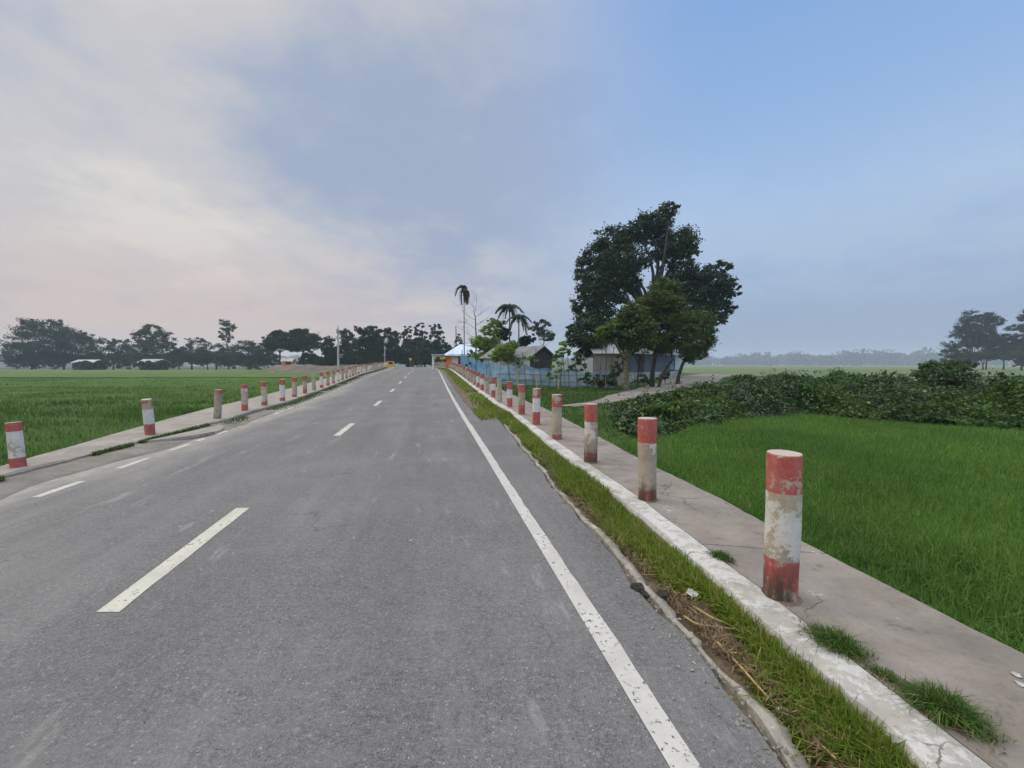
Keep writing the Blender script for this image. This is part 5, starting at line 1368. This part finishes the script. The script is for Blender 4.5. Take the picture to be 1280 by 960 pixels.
# ------------------------------------------------------------------ haze
hb = Acc().box((0, 0, 25.0), (3400, 3400, 54.0)).build('haze', None or bpy.data.materials.new('thin_haze'))
hm = hb.data.materials[0]; hm.use_nodes = True; nt = hm.node_tree; nt.nodes.clear()
pv = nt.nodes.new('ShaderNodeVolumePrincipled'); pv.inputs['Color'].default_value = (.72, .87, 1, 1); pv.inputs['Density'].default_value = .00052; pv.inputs['Anisotropy'].default_value = .0
ou = nt.nodes.new('ShaderNodeOutputMaterial'); nt.links.new(pv.outputs[0], ou.inputs['Volume'])
tag(hb, kind='stuff')

# ------------------------------------------------------------------ sky, sun
SUN_EL, SUN_AZ = R(38), R(-62)                                     # azimuth from the view direction, negative = to the left
w = bpy.data.worlds.new('World'); sc.world = w; w.use_nodes = True
t = NT('', w)
sky = t.n('ShaderNodeTexSky', sky_type='NISHITA', sun_disc=False, sun_elevation=SUN_EL, sun_rotation=SUN_AZ)
sky.air_density = 1.0; sky.dust_density = 1.5; sky.ozone_density = 2.0
gen = t.n('ShaderNodeTexCoord').outputs['Generated']
sp = t.n('ShaderNodeSeparateXYZ'); t.set(sp.inputs[0], gen); dx, dy, dz = sp.outputs
den = t.math('ADD', t.math('MAXIMUM', dz, 0.0), .22)
cx = t.math('DIVIDE', dx, den); cy = t.math('DIVIDE', dy, den)
cv = t.n('ShaderNodeCombineXYZ'); t.set(cv.inputs[0], cx); t.set(cv.inputs[1], cy); cvec = cv.outputs[0]
n1 = t.noise(cvec, .85, 7, .56, dist=.25); n2 = t.noise(t.scale(cvec, (1.0, 1.0, 1)), 2.6, 6, .6, dist=.2)
n3 = t.noise(cvec, .55, 3, .5, w=4.2)
SKYK = 1.0
# cloud deck: bright thin parts and blue-grey thick parts
thick = t.math('ADD', t.math('MULTIPLY', n1, .58), t.math('MULTIPLY', n2, .42))
# the heavy blue-grey band that crosses the middle
bx_ = t.math('SUBTRACT', cx, -.50); by_ = t.math('SUBTRACT', cy, 1.2)
rr2 = t.math('ADD', t.math('MULTIPLY', t.math('MULTIPLY', bx_, bx_), 1.5), t.math('MULTIPLY', t.math('MULTIPLY', by_, by_), 1.3))
band = t.math('POWER', 2.718, t.math('MULTIPLY', rr2, -1.0))
thick = t.math('ADD', thick, t.math('MULTIPLY', band, .17))
thick = t.math('SUBTRACT', thick, t.math('MULTIPLY', t.step(dx, -.22, -.58), t.math('MULTIPLY', t.step(dz, .04, .3), .175)))
thick = t.math('SUBTRACT', thick, t.math('MULTIPLY', t.step(dz, .50, .60), .10))
cl = t.mix(t.step(thick, .39, .63), (.60, .59, .605), (.35, .425, .58))
cl = t.mix(t.math('MULTIPLY', t.step(thick, .42, .30), .75), cl, (.76, .725, .68))
# warm low light on the left horizon
low = t.step(dz, .30, .02); lft = t.step(dx, .15, -.5)
cl = t.mix(t.math('MULTIPLY', t.math('MULTIPLY', low, lft), .9), cl, (.68, .535, .475))
# clear part on the right
nis = t.mix(1.0, sky.outputs[0], (.10, .10, .10), 'MULTIPLY')
cr = t.n('ShaderNodeValToRGB'); t.set(cr.inputs[0], dz); e = cr.color_ramp.elements
e[0].position = .03; e[0].color = (.27, .37, .55, 1); e[1].position = .62; e[1].color = (.255, .45, .83, 1)
for pos, c3 in ((.10, (.315, .41, .60)), (.30, (.43, .60, .85)), (.46, (.33, .52, .85))):
    q = e.new(pos); q.color = (*c3, 1)
clear = t.mix(.82, nis, cr.outputs[0])
edge = t.math('ADD', dx, t.math('MULTIPLY', t.math('SUBTRACT', thick, .5), -.55))
cover = t.math('MAXIMUM', t.step(edge, .40, -.20), t.step(dz, .62, .85))
veil = t.math('MULTIPLY', t.step(dz, .46, .22), .4)
veil = t.math('MULTIPLY', t.math('MULTIPLY', veil, t.step(n2, .3, .6)), t.step(dz, .06, .22))
clear = t.mix(veil, clear, (.47, .60, .76))
col = t.mix(cover, clear, cl)
# sky boost added overhead and behind the camera, out of view, lighting the ground
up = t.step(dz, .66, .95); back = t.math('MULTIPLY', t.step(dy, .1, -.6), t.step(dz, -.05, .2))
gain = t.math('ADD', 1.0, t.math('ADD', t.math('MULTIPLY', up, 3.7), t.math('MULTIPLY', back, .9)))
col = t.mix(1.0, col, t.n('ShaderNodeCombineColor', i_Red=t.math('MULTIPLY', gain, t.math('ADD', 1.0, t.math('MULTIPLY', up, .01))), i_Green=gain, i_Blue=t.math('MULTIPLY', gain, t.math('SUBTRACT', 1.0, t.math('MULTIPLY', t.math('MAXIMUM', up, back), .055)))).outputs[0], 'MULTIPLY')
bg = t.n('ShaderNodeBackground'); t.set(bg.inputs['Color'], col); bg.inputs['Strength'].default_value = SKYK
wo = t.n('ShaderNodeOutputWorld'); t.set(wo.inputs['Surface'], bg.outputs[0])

sl = bpy.data.lights.new('sun', 'SUN'); sl.energy = 1.4; sl.angle = R(20); sl.color = (1, .93, .82)
so = bpy.data.objects.new('sun', sl); COL.objects.link(so)
dirv = Vector((math.sin(SUN_AZ) * math.cos(SUN_EL), math.cos(SUN_AZ) * math.cos(SUN_EL), math.sin(SUN_EL)))
so.rotation_euler = dirv.to_track_quat('Z', 'Y').to_euler()

# ------------------------------------------------------------------ camera, render
cam = bpy.data.cameras.new('camera'); cam.sensor_width = 36; cam.lens = F / 1280 * 36; cam.clip_start = .05; cam.clip_end = 6000
co = bpy.data.objects.new('camera', cam); COL.objects.link(co); co.location = (0, 0, H)
co.rotation_euler = (R(90) - math.atan((480 - HY) / F), 0, 0); sc.camera = co
vs = sc.view_settings; vs.view_transform = 'Standard'; vs.look = 'None'; vs.exposure = 0.0; vs.gamma = 1; vs.use_curve_mapping = False
cy_ = sc.cycles; cy_.use_denoising = True; cy_.max_bounces = 6; cy_.diffuse_bounces = 3; cy_.transparent_max_bounces = 12; cy_.volume_bounces = 0; cy_.use_adaptive_sampling = True; cy_.adaptive_threshold = .02
